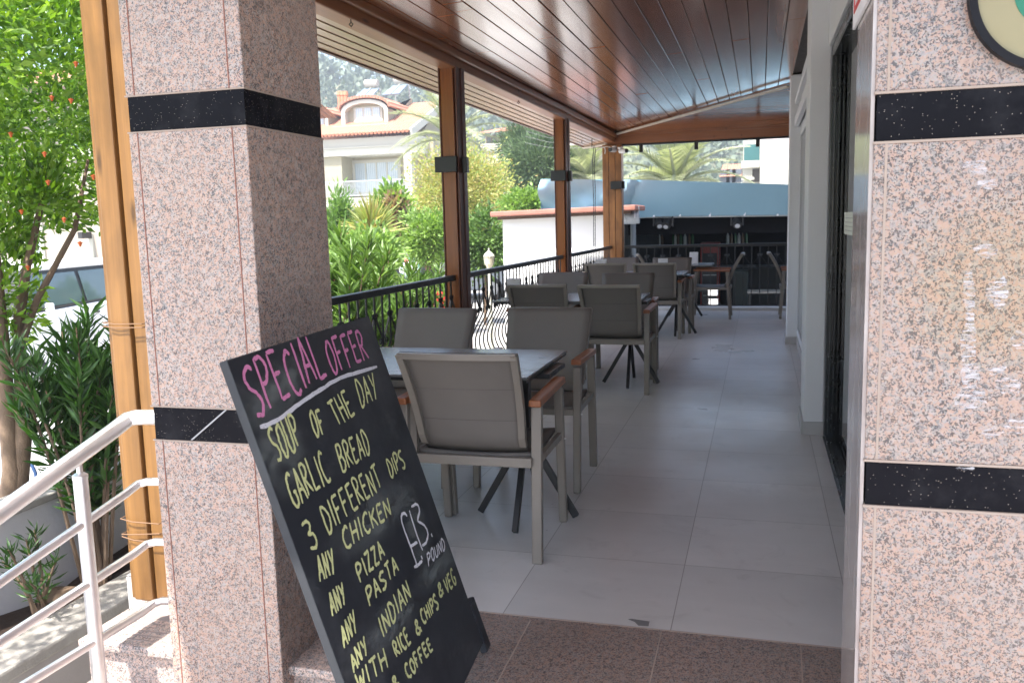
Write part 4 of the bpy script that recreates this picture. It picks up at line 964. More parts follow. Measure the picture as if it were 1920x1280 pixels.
bush(800, 445, 16, 46, 50, 3500, LM['bush'], 'bright green shrub beside the turquoise fence post', .11, group=GS)
bush(905, 450, 18, 42, 56, 3600, LM['dbush'], 'dark green shrub between the first post and the white wall', .12, group=GS)
bush(636, 450, 15, 34, 72, 3600, LM['ole2'], 'tall green shrub at the right edge of the left pillar', .17, group=GS, ratio=.25)
bush(690, 482, 13, 60, 50, 3800, LM['bush'], 'lime green shrub behind the oleanders', .13, group=GS)
bush(985, 385, 22, 44, 26, 2500, LM['bush'], 'light green hedge top left of the blue awning', .14, group=GS)
bush(1010, 318, 36, 62, 62, 9000, LM['pine'], 'dark dense pine tree between the two brown posts', .34, 'pine_tree', 'tree', 80, ratio=.16)
bush(1060, 320, 38, 34, 58, 4500, LM['pine'], 'second dark pine tree just left of the second brown post', .34, 'pine_tree', 'tree', 50, ratio=.16)
bush(980, 290, 40, 44, 55, 4000, LM['pine'], 'pine tree crown behind, nearest the cream houses', .36, 'pine_tree', 'tree', 50, ratio=.16)

# yucca
yc = atY(697, 430, 14.5); yr = thing('yucca_plant', 'spiky yellow green yucca among the shrubs across the street', 'plant', (yc.x, yc.y, GZ))
P = []; D = []
for i in range(260):
    a = rnd.uniform(0, 2 * PI); el = rnd.uniform(-.3, 1.5); P.append((rnd.uniform(-.03, .03), rnd.uniform(-.03, .03), yc.z - GZ + rnd.uniform(-.15, .1))); D.append((math.cos(a) * math.cos(el), math.sin(a) * math.cos(el), math.sin(el)))
leaves('foliage', P, D, .55, LM['yel'], yr, .07); MB().tube([(0, 0, 0), (0, 0, yc.z - GZ)], [.07, .05], 8).build('trunk', bark2, yr)

# palms
def frond_mesh(L, droop, seed):
    r_ = random.Random(seed); pts = []
    for k in range(15):
        s = k / 14; pts.append(Vector((L * (s - .16 * droop * s * s), 0, L * (.30 * s - droop * .62 * s * s))))
    V = []; F = []
    mb = MB(); mb.tube(pts, list(np.linspace(.022, .005, 15)), 5)
    P = []
    for k in range(5, 62):
        s = k / 62; i = min(13, int(s * 14)); q = pts[i].lerp(pts[i + 1], s * 14 - i); d = (pts[i + 1] - pts[i]).normalized()
        for sd in (-1, 1):
            l = L * .20 * (math.sin(math.pi * min(1, s * .82 + .16)) ** .7) * r_.uniform(.8, 1.1); side = Vector((0, sd, 0))
            dr = (d * .62 + side * .72 + Vector((0, 0, .28 - .5 * s * r_.random()))).normalized(); tip = q + dr * l - Vector((0, 0, l * .16)); wd = d * .0075
            mb.add([q - wd, q + wd, q.lerp(tip, .55) + wd * .9, tip, q.lerp(tip, .55) - wd * .9], [(0, 1, 2, 4), (4, 2, 3)])
    return mb.mesh('frond', LM['palm'])
FM = [frond_mesh(1, .55, 1), frond_mesh(1, .85, 2), frond_mesh(1, 1.15, 3)]
def palm(px, py, Y, L, n, label, hang=.3):
    c = atY(px, py, Y); r = thing('palm_tree', label, 'palm tree', (c.x, c.y, GZ)); h = c.z - GZ
    m_ = MB(); m_.tube([(0, 0, 0), (.05, 0, h * .5), (0, 0, h)], [.26, .2, .22], 12); m_.build('trunk', bark2, r, smooth=True)
    for i in range(n):
        f = (i + .5) / n; el = 1.50 - 1.45 * f ** 1.25; a = i * 2.39996 + rnd.uniform(-.2, .2)
        o = bpy.data.objects.new('frond', FM[0 if f < .3 else (1 if f < .65 else 2)]); COL.objects.link(o); o.parent = r; o.location = (0, 0, h)
        o.rotation_euler = Euler((rnd.uniform(-.2, .2), -el * .75, a)); s = L * rnd.uniform(.85, 1.08); o.scale = (s, s, s)
    return r
palm(850, 268, 40, 3.5, 26, 'feathery palm whose fronds spread behind the first brown post')
palm(1268, 352, 33, 3.6, 30, 'broad feathery palm rising behind the blue awning')
palm(1105, 338, 36, 2.5, 26, 'smaller palm behind the awning beside the corner post')

# ================================================================== HILL
ht = NT('hillside_scrub'); v = ht.co(); nz = ht.noise(v, .05, 7, .65); n2 = ht.noise(v, .4, 5)
c = ht.ramp(nz.outputs[0], [(.34, (.06, .09, .045)), (.48, (.13, .15, .08)), (.60, (.30, .25, .18)), (.74, (.36, .31, .26))]); c = ht.mix(ht.ramp(n2.outputs[0], [(.45, 0), (.6, .6)]), c, (.06, .085, .045)); ht.set(c, .95)
def ridge(px): return np.interp(px, [300, 560, 700, 860, 1000, 1200, 1450, 1700], [150, 126, 150, 205, 238, 262, 268, 290])
rows = []
for Y, f in ((110, -.03), (122, .12), (140, .4), (158, .68), (176, .88), (192, 1.0), (230, 1.1)):
    row = []
    for px in np.linspace(150, 1900, 90):
        top = atY(px, ridge(px), 192); x = top.x * Y / 192
        row.append((x, Y, GZ - .5 + (top.z - GZ) * max(f, 0) * (1 + .05 * math.sin(px * .11 + Y)) + (rnd.uniform(-.8, .8) if f > .2 else 0)))
    rows.append(row)
hm = MB().sheet(rows); hl = hm.build('hillside', ht.m, smooth=True); struct(hl)
P = []; D = []
for _ in range(520):
    px = rnd.uniform(480, 1500); f = rnd.random(); Y = 125 + 68 * f; top = atY(px, ridge(px), 192)
    if px > 1150 and rnd.random() < .45: continue
    z = GZ + (top.z - GZ) * np.interp(Y, [110, 122, 140, 158, 176, 192], [0, .12, .4, .68, .88, 1]); c = np.array([top.x * Y / 192, Y, z + 1.4]); rr = rnd.uniform(1.2, 2.7)
    q = NR.normal(size=(46, 3)) * np.array([.5, .5, .62]) * rr; P.append(q + c); D.append(q + np.array([0, 0, .4]))
o = leaves('hill_wood', np.concatenate(P), np.concatenate(D), 1.1, LM['hill'], None, .8); tag(o, 'scattered wood of pines covering the hillside behind the houses', 'wood', kind='stuff')

# ================================================================== HOUSES
cream = plain('cream_render', (.33, .305, .215), .85, var=.05, scale=1.5); wht = plain('white_render', (.46, .455, .39), .8, var=.04, scale=1.5)
tile = NT('orange_roof_tiles'); v = tile.co(); w1 = tile.n('ShaderNodeTexWave', wave_type='BANDS', bands_direction='X'); w1.inputs['Scale'].default_value = 1.3; tile.l(v, w1.inputs[0])
w2 = tile.n('ShaderNodeTexWave', wave_type='BANDS', bands_direction='Y', wave_profile='SAW'); w2.inputs['Scale'].default_value = .9; tile.l(v, w2.inputs[0])
c = tile.mix(tile.noise(v, 2.2, 5).outputs[0], (.40, .165, .10), (.54, .27, .18)); c = tile.mix(tile.math('MULTIPLY', tile.ramp(w2.outputs[1], [(.0, 1.0), (.16, 0.0)]), .4), c, (.25, .08, .05)); tile.set(c, .8)
tile.bump(tile.math('ADD', w1.outputs[1], w2.outputs[1]), .9, .12); TILE = tile.m
pane = NT('curtained_window'); v = pane.co(); wv = pane.n('ShaderNodeTexWave', bands_direction='X'); wv.inputs['Scale'].default_value = 2.2; wv.inputs['Distortion'].default_value = 2; pane.l(v, wv.inputs[0])
pane.set(pane.mix(wv.outputs[1], (.34, .42, .47), (.52, .58, .62)), .12, 0, .6); PANE = pane.m
alu = plain('grey_alu_rail', (.42, .46, .46), .5)
HY = 55.0
ha = thing('apartment_house', 'cream house with orange tiled roof, arched dormer and balcony behind the near post', 'house', atY(690, 470, HY).xy.to_3d() + Vector((0, 0, GZ)))
def X_(px, Y=HY, py=300): return atY(px, py, Y).x
def Z_(py, Y=HY, px=690): return atY(px, py, Y).z
def H(mb, n, m, par=None, **k): return rel(mb, ha).build(n, m, par or ha, **k)
xl, xr = X_(480), X_(812, 57)
H(MB().box(xl, xr, 57, 67, GZ, Z_(262)), 'wall', cream)
H(MB().box(xl, X_(640, 55.3), 55.3, 57, Z_(372), Z_(288)), 'wall', cream)
H(MB().box(xl, X_(783), 55, 57, Z_(290), Z_(258)).box(xl, X_(783), 54.9, 55, Z_(276), Z_(274)), 'fascia_band', wht)
H(MB().box(xl, X_(775), 55, 57, Z_(380), Z_(370)).box(xl, X_(778), 54.6, 57, Z_(392), Z_(381)), 'balcony', wht, bevel=.05)
H(MB().box(X_(757), X_(771), 55, 55.5, Z_(372), Z_(290)), 'column', wht)
H(MB().box(X_(800, 57), xr + .1, 56.9, 57, GZ, Z_(258)), 'column', cream)
rl = MB(); rl.bar((xl, 54.85, Z_(339)), (X_(757), 54.85, Z_(339)), .05, .06); rl.bar((xl, 54.85, Z_(366)), (X_(757), 54.85, Z_(366)), .04, .05)
for x in np.linspace(X_(600), X_(757), 62): rl.box(x - .012, x + .012, 54.84, 54.86, Z_(366), Z_(339))
H(rl, 'balcony_railing', alu)
def window(par_fn, x0, x1, y, z0, z1, n, fr=.12):
    o = par_fn(MB().box(x0, x1, y - .06, y - .0, z0, z0 + fr).box(x0, x1, y - .06, y, z1 - fr, z1).box(x0, x0 + fr, y - .06, y, z0 + fr, z1 - fr).box(x1 - fr, x1, y - .06, y, z0 + fr, z1 - fr), 'window', wht)
    m_ = MB(); g_ = MB()
    for k in range(1, n): x = x0 + fr + (x1 - x0 - 2 * fr) * k / n; m_.box(x - .05, x + .05, y - .055, y, z0 + fr, z1 - fr)
    g_.box(x0 + fr, x1 - fr, y - .02, y - .005, z0 + fr, z1 - fr)
    g = par_fn(g_, 'pane', PANE, o)
    if n > 1: par_fn(m_, 'mullion', wht, o)
    return o
window(H, X_(660, 57), X_(751, 57), 57, Z_(366, 57), Z_(300, 57), 4, .22)
window(H, X_(664, 57), X_(690, 57), 57, Z_(460, 57), Z_(402, 57), 2, .2)
# roof
E1 = atY(769, 244, 54.4); Rg = atX(834, 189, E1.x + .0); xw = X_(420)
rfm = MB(); zr = Rg.z; yr_ = Rg.y
H(MB().add([(xw, 54.4, E1.z), (E1.x, 54.4, E1.z), (E1.x, yr_, zr), (xw, yr_, zr), (xw, 2 * yr_ - 54.4, E1.z), (E1.x, 2 * yr_ - 54.4, E1.z)], [(0, 1, 2, 3), (3, 2, 5, 4)]), 'roof', TILE)
sc_ = MB()
for x in np.arange(X_(600), E1.x, .28): sc_.tube([(x, 54.36, E1.z - .05), (x, 54.8, E1.z + .08 * .3)], .1, 6)
H(sc_, 'eave_tiles', plain('eave_tile', (.42, .16, .09), .8))
H(MB().bar((E1.x + .1, 54.3, E1.z - .15), (E1.x + .1, yr_, zr - .15), .14, .5).bar((E1.x + .1, 2 * yr_ - 54.4, E1.z - .15), (E1.x + .1, yr_, zr - .15), .14, .5), 'bargeboard', wht)
H(MB().prism([(E1.x - .5, 57, Z_(262)), (E1.x - .5, 2 * yr_ - 57, Z_(262)), (E1.x - .5, yr_, zr - .3)], (-.3, 0, 0)).box(xr - .3, E1.x - .52, 57.02, 66.9, Z_(262), E1.z - .1), 'gable_wall', cream)
# dormers
def dormer(pxs, d):
    cx0, cx1, pyb, pys, pyt = pxs; x0, x1 = X_(cx0, d), X_(cx1, d); zb, zs_, zt = (atY(690, p_, d).z for p_ in (pyb, pys, pyt)); cx = (x0 + x1) / 2
    arch = [(x0, zb), (x1, zb), (x1, zs_)] + [(cx + (x1 - cx) * math.cos(a), zs_ + (zt - zs_) * math.sin(a) ** 1.0) for a in np.linspace(.25, PI - .25, 11)] + [(x0, zs_)]
    ins = [(cx + (x - cx) * .84, zb + .12 + (z - zb) * .80) for x, z in arch]
    m_ = MB(); n = len(arch); V = [(x, d, z) for x, z in arch] + [(x, d, z) for x, z in ins] + [(x, d + .5, z) for x, z in ins]
    m_.add(V, [(i, (i + 1) % n, n + (i + 1) % n, n + i) for i in range(n)] + [(n + i, n + (i + 1) % n, 2 * n + (i + 1) % n, 2 * n + i) for i in range(n)])
    dm = H(m_, 'dormer', wht)
    rel(MB().add([(x, d + .5, z) for x, z in ins], [tuple(range(n))]), ha).build('dormer_wall', cream, dm)
    w0, w1 = cx - (x1 - x0) * .26, cx + (x1 - x0) * .30
    g = MB()
    for k in range(3): a = w0 + (w1 - w0) * k / 3; g.box(a + .08, a + (w1 - w0) / 3 - .08, d + .42, d + .44, zb + .3, zs_ + (zt - zs_) * .25)
    rel(g, ha).build('pane', PANE, dm); rel(MB().box(w0 - .1, w1 + .1, d + .445, d + .48, zb + .15, zs_ + (zt - zs_) * .38), ha).build('frame', wht, dm)
    top = arch[2:]; back = [(cx + (x - cx) * 1.06, z + .1) for x, z in top]
    m_ = MB(); k = len(back); yb_ = d + 4.5
    m_.add([(x, d - .15, z) for x, z in back] + [(x, yb_, z) for x, z in back], [(i, i + 1, k + i + 1, k + i) for i in range(k - 1)])
    o = rel(m_, ha).build('dormer_roof', TILE, dm); sm_ = o.modifiers.new('t', 'SOLIDIFY'); sm_.thickness = .18
    rel(MB().prism([(x0, d + .02, zb), (x0, d + .02, zs_), (x0, yb_, zs_), (x0, yb_, zb + 2.3)], (.1, 0, 0)).prism([(x1 - .1, d + .02, zb), (x1 - .1, d + .02, zs_), (x1 - .1, yb_, zs_), (x1 - .1, yb_, zb + 2.3)], (.1, 0, 0)), ha).build('dormer_side', cream, dm)
    rel(MB().box(x0 - .5, x1 + .1, d - .4, d, zb - .12, zb), ha).build('sill', wht, dm)
dormer((644, 731, 235, 206, 186), 56.6)
dormer((560, 619, 240, 212, 199), 56.6)
ch_ = MB()
for i, px in enumerate((637, 643, 649)):
    p = atY(px, 190, 60); m_ = MB().lathe((p.x, p.y, p.z - .6), [(.16, 0), (.16, 1.0), (.20, 1.02), (.17, 1.3)], 10); H(m_, 'chimney_pot', plain('terracotta_pot', (.45, .2, .11), .8), smooth=True)
for (a, b, c_, d_) in (((662, 184), (683, 166), (711, 165), (694, 184)), ((716, 178), (738, 160), (765, 157), (748, 175))):
    P4 = [atY(*q, 61 + (1.5 if i in (1, 2) else 0)) for i, q in enumerate((a, b, c_, d_))]; nrm = (P4[1] - P4[0]).cross(P4[3] - P4[0]).normalized()
    so_ = H(MB().prism(P4, nrm * .1), 'solar_panel', plain('solar_glass', (.20, .26, .32), .2))
    m0, m1 = (P4[0] + P4[3]) / 2, (P4[1] + P4[2]) / 2; rel(MB().bar(m0 + Vector((0, -.1, .03)), m1 + Vector((0, -.1, .03)), .06, .04), ha).build('divider', wht, so_)
    t0, t1 = P4[1] + Vector((.1, 0, .35)), P4[2] + Vector((-.1, 0, .35)); rel(MB().tube([t0, t1], .28, 14), ha).build('water_tank', wht, so_, smooth=True)
    rel(MB().bar(P4[1] + Vector((0, .1, 0)), P4[1] + Vector((0, .4, -1.6)), .07, .07).bar(P4[2] + Vector((0, .1, 0)), P4[2] + Vector((0, .4, -1.6)), .07, .07), ha).build('strut', alu, so_)

# second cream house farther right
hb = thing('apartment_house', 'farther cream house with white balustrade, half hidden by pines and palm', 'house', atY(985, 470, 62).xy.to_3d() + Vector((0, 0, GZ)))
def HB(mb, n, m, par=None, **k): return rel(mb, hb).build(n, m, par or hb, **k)
Xb = lambda px, Y=62: atY(px, 320, Y).x; Zb = lambda py, Y=62: atY(985, py, Y).z
HB(MB().box(Xb(908), Xb(1120), 64, 74, GZ, Zb(246)), 'wall', cream)
HB(MB().box(Xb(905), Xb(1050), 62, 64, Zb(304), Zb(282)).box(Xb(905), Xb(1050), 62, 64, Zb(372), Zb(360)), 'balcony', wht)
bal = MB(); bal.bar((Xb(905), 61.9, Zb(268)), (Xb(1050), 61.9, Zb(268)), .14, .14)
for x in np.linspace(Xb(905), Xb(1050), 40): bal.box(x - .06, x + .06, 61.85, 61.95, Zb(281.9), Zb(268))
HB(bal, 'balustrade', wht)
window(HB, Xb(940, 64), Xb(968, 64), 64, Zb(360, 64), Zb(318, 64), 2, .18); window(HB, Xb(912, 64), Xb(935, 64), 64, Zb(268, 64), Zb(250, 64), 2, .15)
rr = MB(); rr.bar((Xb(945), 61.9, Zb(346)), (Xb(985), 61.9, Zb(346)), .06, .06)
for x in np.linspace(Xb(945), Xb(985), 16): rr.box(x - .015, x + .015, 61.89, 61.91, Zb(360), Zb(346))
HB(rr, 'balcony_railing', alu); HB(MB().box(Xb(974), Xb(988), 61.6, 62, Zb(385), Zb(344)), 'pier', cream)
HB(MB().add([(Xb(890), 61.5, Zb(246)), (Xb(1130), 61.5, Zb(246)), (Xb(1110), 69, Zb(215)), (Xb(910), 69, Zb(215))], [(0, 1, 2, 3)]).add([(Xb(898), 61.5, Zb(285)), (Xb(914), 61.5, Zb(279)), (Xb(914), 64, Zb(272)), (Xb(898), 64, Zb(276))], [(0, 1, 2, 3)]), 'roof', TILE)
# pink building at the right
hp_ = thing('apartment_building', 'pale pink building with turquoise balcony glass behind the awning at right', 'building', atY(1430, 450, 48).xy.to_3d() + Vector((0, 0, GZ)))
def HP(mb, n, m, par=None, **k): return rel(mb, hp_).build(n, m, par or hp_, **k)
Xp = lambda px, Y=48: atY(px, 320, Y).x; Zp = lambda py, Y=48: atY(1430, py, Y).z
pinkw = plain('pale_pink_render', (.66, .54, .52), .85, var=.04)
HP(MB().box(Xp(1425), Xp(1700), 48, 60, Zp(298), Zp(180)), 'wall', pinkw); HP(MB().box(Xp(1425), Xp(1700), 48, 60, GZ, Zp(298.5)), 'wall', wht)
HP(MB().box(Xp(1392), Xp(1424.5), 50, 60, GZ, Zp(180)), 'wall', wht)
HP(MB().box(Xp(1389), Xp(1424), 48.6, 50, Zp(312), Zp(299)), 'balcony', wht); HP(MB().box(Xp(1394), Xp(1424), 48.7, 48.75, Zp(298.9), Zp(268)), 'balcony_glass', plain('turquoise_glass', (.03, .11, .11), .15))
bb = MB()
for px in range(1392, 1412, 4): bb.box(Xp(px), Xp(px + 2.2), 48.8, 48.95, Zp(330), Zp(313))
bb.box(Xp(1390), Xp(1414), 48.75, 49, Zp(335), Zp(330.2)); HP(bb, 'balustrade', wht)
HP(MB().box(Xp(1408), Xp(1424), 49.9, 49.98, Zp(338), Zp(314)), 'window', plain('dark_opening', (.08, .07, .065), .4)); HP(MB().tube([(Xp(1466), 47.93, GZ), (Xp(1466), 47.93, Zp(180))], .05, 8), 'downpipe', pinkw)
# small far houses
for i, (px, py, w_, h_, Y, m_, lb) in enumerate(((1370, 330, 36, 26, 70, wht, 'small white house low behind the broad palm'), (1115, 300, 60, 44, 80, pinkw, 'far reddish house behind the corner post'))):
    k = Y / CF; p = atY(px, py, Y); r = thing('far_house', lb, 'house', (p.x, p.y, GZ))
    MB().box(-w_ * k / 2, w_ * k / 2, 0, 6, 0, p.z - GZ + h_ * k / 2 - .6).build('wall', m_, r)
    for wx_ in (-.28, .02, .3): MB().box(wx_ * w_ * k - .35, wx_ * w_ * k + .35, -.04, -.005, p.z - GZ - .5, p.z - GZ + .5).build('window', plain('far_window', (.10, .12, .14), .3), r)
    z = p.z - GZ + h_ * k / 2; MB().add([(-w_ * k * .55, -.4, z - .6), (w_ * k * .55, -.4, z - .6), (w_ * k * .45, 3, z + .5), (-w_ * k * .45, 3, z + .5), (w_ * k * .55, 6.4, z - .6), (-w_ * k * .55, 6.4, z - .6)], [(0, 1, 2, 3), (3, 2, 4, 5)]).build('roof', TILE, r)
# neighbour house behind the van
nb_ = thing('neighbour_house', 'beige house wall with dark window seen behind the white van', 'house', atY(120, 600, 19).xy.to_3d() + Vector((0, 0, GZ)))
def HN(mb, n, m, par=None, **k): return rel(mb, nb_).build(n, m, par or nb_, **k)
beige = plain('beige_render', (.34, .30, .25), .85, var=.06)
Xn = lambda px, Y=19: atY(px, 450, Y).x; Zn = lambda py, Y=19: atY(120, py, Y).z
HN(MB().box(Xn(-300), Xn(330), 19, 27, GZ, Zn(150)), 'wall', beige)
window(HN, Xn(45), Xn(84), 19, Zn(485), Zn(400), 1, .12); HN(MB().box(Xn(-300), Xn(330), 18.8, 19, Zn(492), Zn(486)), 'ledge', wht); HN(MB().box(Xn(165), Xn(176), 18.95, 19, Zn(484), Zn(440)), 'door_frame', wht)
HN(MB().box(Xn(168), Xn(176), 18.6, 18.94, Zn(448), Zn(436)), 'wall_lamp', plain('dark_lamp', (.03, .03, .03), .4))

HN(MB().add([(Xn(-330), 18.2, Zn(165)), (Xn(345), 18.2, Zn(165)), (Xn(345), 23, Zn(60)), (Xn(-330), 23, Zn(60)), (Xn(345), 27.8, Zn(165)), (Xn(-330), 27.8, Zn(165))], [(0, 1, 2, 3), (3, 2, 4, 5)]), 'roof', TILE)
for a_x in (-180, -60, 150, 250):
    window(HN, Xn(a_x), Xn(a_x + 40), 19, Zn(300), Zn(215), 2, .1)

# ================================================================== OUTBUILDING, BAR, AWNING
OY = 15.0
ob = thing('white_outbuilding', 'blank white wall with reddish tiled coping behind the railing posts', 'wall', atY(1040, 560, OY).xy.to_3d() + Vector((0, 0, GZ)))
def HO(mb, n, m, par=None, **k): return rel(mb, ob).build(n, m, par or ob, **k)
a0, a1 = atY(942, 400, OY), atY(1150, 395, OY)
HO(MB().box(a0.x, a1.x, OY, OY + .9, GZ, a0.z - .02), 'wall', plain('bright_white_paint', (.80, .80, .79), .7, var=.02))
b0, b1 = atY(920, 402, OY - .25), atY(1192, 389, OY - .25)
HO(MB().bar((b0.x, OY + .35, b0.z), (b1.x, OY + .35, b1.z), 1.3, .09), 'coping', plain('reddish_coping', (.36, .16, .12), .8, var=.3, bump=.6), bevel=.02)
HO(MB().bar((b0.x + .1, OY + .35, b0.z - .075), (b1.x - .1, OY + .35, b1.z - .075), 1.05, .05), 'soffit', plain('stained_soffit', (.10, .07, .055), .9, var=.5))  # dark brown underside of the coping, uneven in tone
# awning
AY = 16.2
ln = NT('blue_grey_tarpaulin'); v = ln.co(); ln.set(ln.mix(ln.noise(v, 1.2, 4).outputs[0], (.26, .45, .55), (.32, .52, .62)), .42, 0, .4); ln.bump(ln.noise(ln.co((1, 1, .3)), 5, 3).outputs[0], .3, .02); TARP = ln.m
aw = thing('bar_awning', 'blue grey tarpaulin awning over the bar across the lane', 'awning', atY(1250, 560, AY).xy.to_3d() + Vector((0, 0, GZ)))
def HA(mb, n, m, par=None, **k): return rel(mb, aw).build(n, m, par or aw, **k)
NX, NZ = 110, 16; grid = []
xs = np.linspace(1013, 1700, NX)
for j in range(NZ + 1):
    f = j / NZ; row = []
    for px in xs:
        pt_ = np.interp(px, [1013, 1200, 1480, 1700], [336, 337, 346, 352]); pb_ = np.interp(px, [1013, 1190, 1230, 1480, 1700], [410, 409, 406, 403, 401]); py = pt_ + (pb_ - pt_) * f
        k = max(0, 1 - (px - 1013) / 190)
        wv = .16 * k * math.sin((px - 1013) * .035 + f * 5.5) + .05 * k * math.sin((px) * .11 - f * 9) + .02 * math.sin(px * .03 + f * 2) * f
        wv += .10 * math.exp(-((px - 1183 + 30 * f) / 9) ** 2) - .07 * math.exp(-((px - 1195 + 22 * f) / 7) ** 2)
        row.append(atY(px, py, AY + .45 * f) + Vector((0, -wv, 0)))
    grid.append(row)
HA(MB().sheet(grid), 'front_flap', TARP, smooth=True)
tl, tr_ = grid[0][0], grid[0][-1]
HA(MB().add([tl, tr_, tr_ + Vector((0, 7, -.1)), tl + Vector((0, 7, -.1))], [(0, 1, 2, 3)]).add([tl, tl + Vector((0, 7, -.1)), tl + Vector((0, 7, -.6)), grid[-1][0]], [(0, 1, 2, 3)]), 'roof_sheet', TARP)
bl0, bl1 = grid[-1][0], grid[-1][-1]
HA(MB().tube([bl0 + Vector((0, .03, 0)), bl1 + Vector((0, .03, 0))], .016, 8), 'edge_tube', plain('pale_tube', (.6, .62, .62), .5))
for px in (1180, 1226, 1275, 1331, 1396, 1458):
    p = atY(px, np.interp(px, [1190, 1230, 1480], [409, 406, 403]) - .5, AY + .42); HA(MB().ball(p, .022, 8, 5).bar(p, p + Vector((.02, 0, .05)), .012, .012), 'clip', M['white_plastic'])
# bar
bar_ = thing('bar_pavilion', 'dark open bar under the blue awning, shelves at the back', 'bar', atY(1330, 560, 19).xy.to_3d() + Vector((0, 0, GZ)))
def HR(mb, n, m, par=None, **k): return rel(mb, bar_).build(n, m, par or bar_, **k)
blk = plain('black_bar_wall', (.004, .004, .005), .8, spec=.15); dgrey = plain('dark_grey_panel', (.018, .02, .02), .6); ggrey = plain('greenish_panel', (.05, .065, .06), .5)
Xr = lambda px, Y: atY(px, 480, Y).x; Zr = lambda py, Y: atY(1330, py, Y).z
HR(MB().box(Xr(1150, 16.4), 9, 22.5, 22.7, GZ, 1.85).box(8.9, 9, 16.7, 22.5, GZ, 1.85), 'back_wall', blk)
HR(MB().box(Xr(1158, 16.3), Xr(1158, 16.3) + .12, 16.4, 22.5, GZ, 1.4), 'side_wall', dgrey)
HR(MB().box(Xr(1145, 16.4), 9, 16.0, 22.5, GZ + .0, GZ + .03), 'deck', dgrey)
HR(MB().box(Xr(1160, 16.2), 9, 16.9, 16.95, Zr(438, 16.9), Zr(404, 16.9)), 'valance', blk)
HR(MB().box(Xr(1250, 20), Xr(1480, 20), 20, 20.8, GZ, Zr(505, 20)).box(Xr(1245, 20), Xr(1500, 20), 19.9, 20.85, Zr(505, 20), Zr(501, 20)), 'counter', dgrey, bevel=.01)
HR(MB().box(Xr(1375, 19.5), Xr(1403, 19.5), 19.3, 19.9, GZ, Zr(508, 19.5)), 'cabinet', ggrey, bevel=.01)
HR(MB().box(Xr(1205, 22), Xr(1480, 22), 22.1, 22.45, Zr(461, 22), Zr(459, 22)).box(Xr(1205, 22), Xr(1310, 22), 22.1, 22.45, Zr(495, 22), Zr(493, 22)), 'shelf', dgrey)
for px in (1163, 1187): HR(MB().tube([(Xr(px, 15.95), 16.0, GZ), (Xr(px, 15.95), 16.0, 1.5)], .05, 8), 'steel_post', plain('grey_steel', (.25, .28, .30), .4), smooth=True)
bgl = [plain('brown_bottle', (.10, .05, .02), .12), plain('green_bottle', (.03, .10, .04), .12), plain('clear_bottle', (.5, .5, .48), .1)]
b0_ = None; GB = 'bottles on the shelf at the back of the bar'
for i, px in enumerate([1222, 1228, 1236, 1241, 1262, 1266, 1271, 1276, 1284, 1292, 1298, 1364, 1371, 1378, 1385, 1392, 1399]):
    me = MB().lathe((0, 0, 0), [(.038, 0), (.038, .19), (.016, .25), (.014, .31)], 8)
    o = me.build('bottle', bgl[i % 3], smooth=True); o.location = (Xr(px, 22.2), 22.25, Zr(459, 22) + .001); tag(o, 'small bottle in the row on the dark back shelf of the bar', 'bottle', GB)
fg = thing('drinks_fridge', 'red drinks fridge with glass door inside the bar', 'fridge', (Xr(1330, 19), 19.2, GZ))
red = plain('red_enamel', (.20, .008, .009), .35)
fz = Zr(455, 19.2) - GZ
MB().box(-.2, .2, 0, .5, 0, fz).build('cabinet', red, fg, bevel=.01); MB().box(-.15, .15, -.012, -.001, .15, fz - .22).build('glass_door', dg.m, fg)
for k in range(4): MB().box(-.14, .14, -.016, -.0125, .3 + k * .22, .32 + k * .22).build('shelf', alu, fg)
def stagelight(px, py, Y, label, rz):
    p = atY(px, py, Y); r = thing('stage_light', label, 'stage light', p, rz, 'moving head lights hanging under the awning')
    MB().box(-.11, .11, -.05, .05, .11, .17).box(-.115, -.09, -.03, .03, -.08, .12).box(.09, .115, -.03, .03, -.08, .12).build('yoke', plain('grey_yoke', (.05, .05, .05), .4), r, bevel=.006)
    MB().lathe((0, 0, 0), [(.05, -.13), (.085, -.11), (.085, .02), (.05, .085), (.01, .09)], 14).build('head', M['black_metal'], r, smooth=True).rotation_euler = (R_(-50), 0, 0)
    o = MB().lathe((0, 0, -.1305), [(.046, -.004), (.046, 0)], 14).build('lens', plain('lens', (.6, .62, .66), .15), r); o.rotation_euler = (R_(-50), 0, 0)
stagelight(1236, 416, 16.74, 'left of two paired stage lights under the blue awning', .2); stagelight(1252, 417, 16.74, 'right of two paired stage lights, its lens catching the light', -.3); stagelight(1382, 415, 16.74, 'single stage light near the white column', .1)
# rolled clear blind
rb_ = atY(1180, 409, 15.1); rbl = thing('rolled_blind', 'rolled clear plastic blind tied up at the end of the white wall', 'blind', rb_)
pl_ = NT('crinkled_clear_plastic'); pl_.set((.38, .42, .46), .15, 0, .8); pl_.bump(pl_.noise(pl_.co((1, 1, 1)), 24, 4).outputs[0], 1.0, .03)
MB().tube([(-.16, 0, 0), (-.05, 0, .005), (.06, 0, -.005), (.17, 0, .0)], [.105, .11, .10, .095], 16).build('roll', pl_.m, rbl, smooth=True); MB().tube([(-.17, 0, 0), (-.155, 0, 0)], .075, 14).build('roll_end', M['black_metal'], rbl)
MB().box(-.15, .17, -.01, .0, .09, .2).build('sheet', pl_.m, rbl); MB().tube([(-.08, -.02, .22), (-.07, -.115, 0)], .006, 5).build('tie', M['white_plastic'], rbl); MB().tube([(.1, -.02, .22), (.11, -.11, 0)], .006, 5).build('tie', M['white_plastic'], rbl)
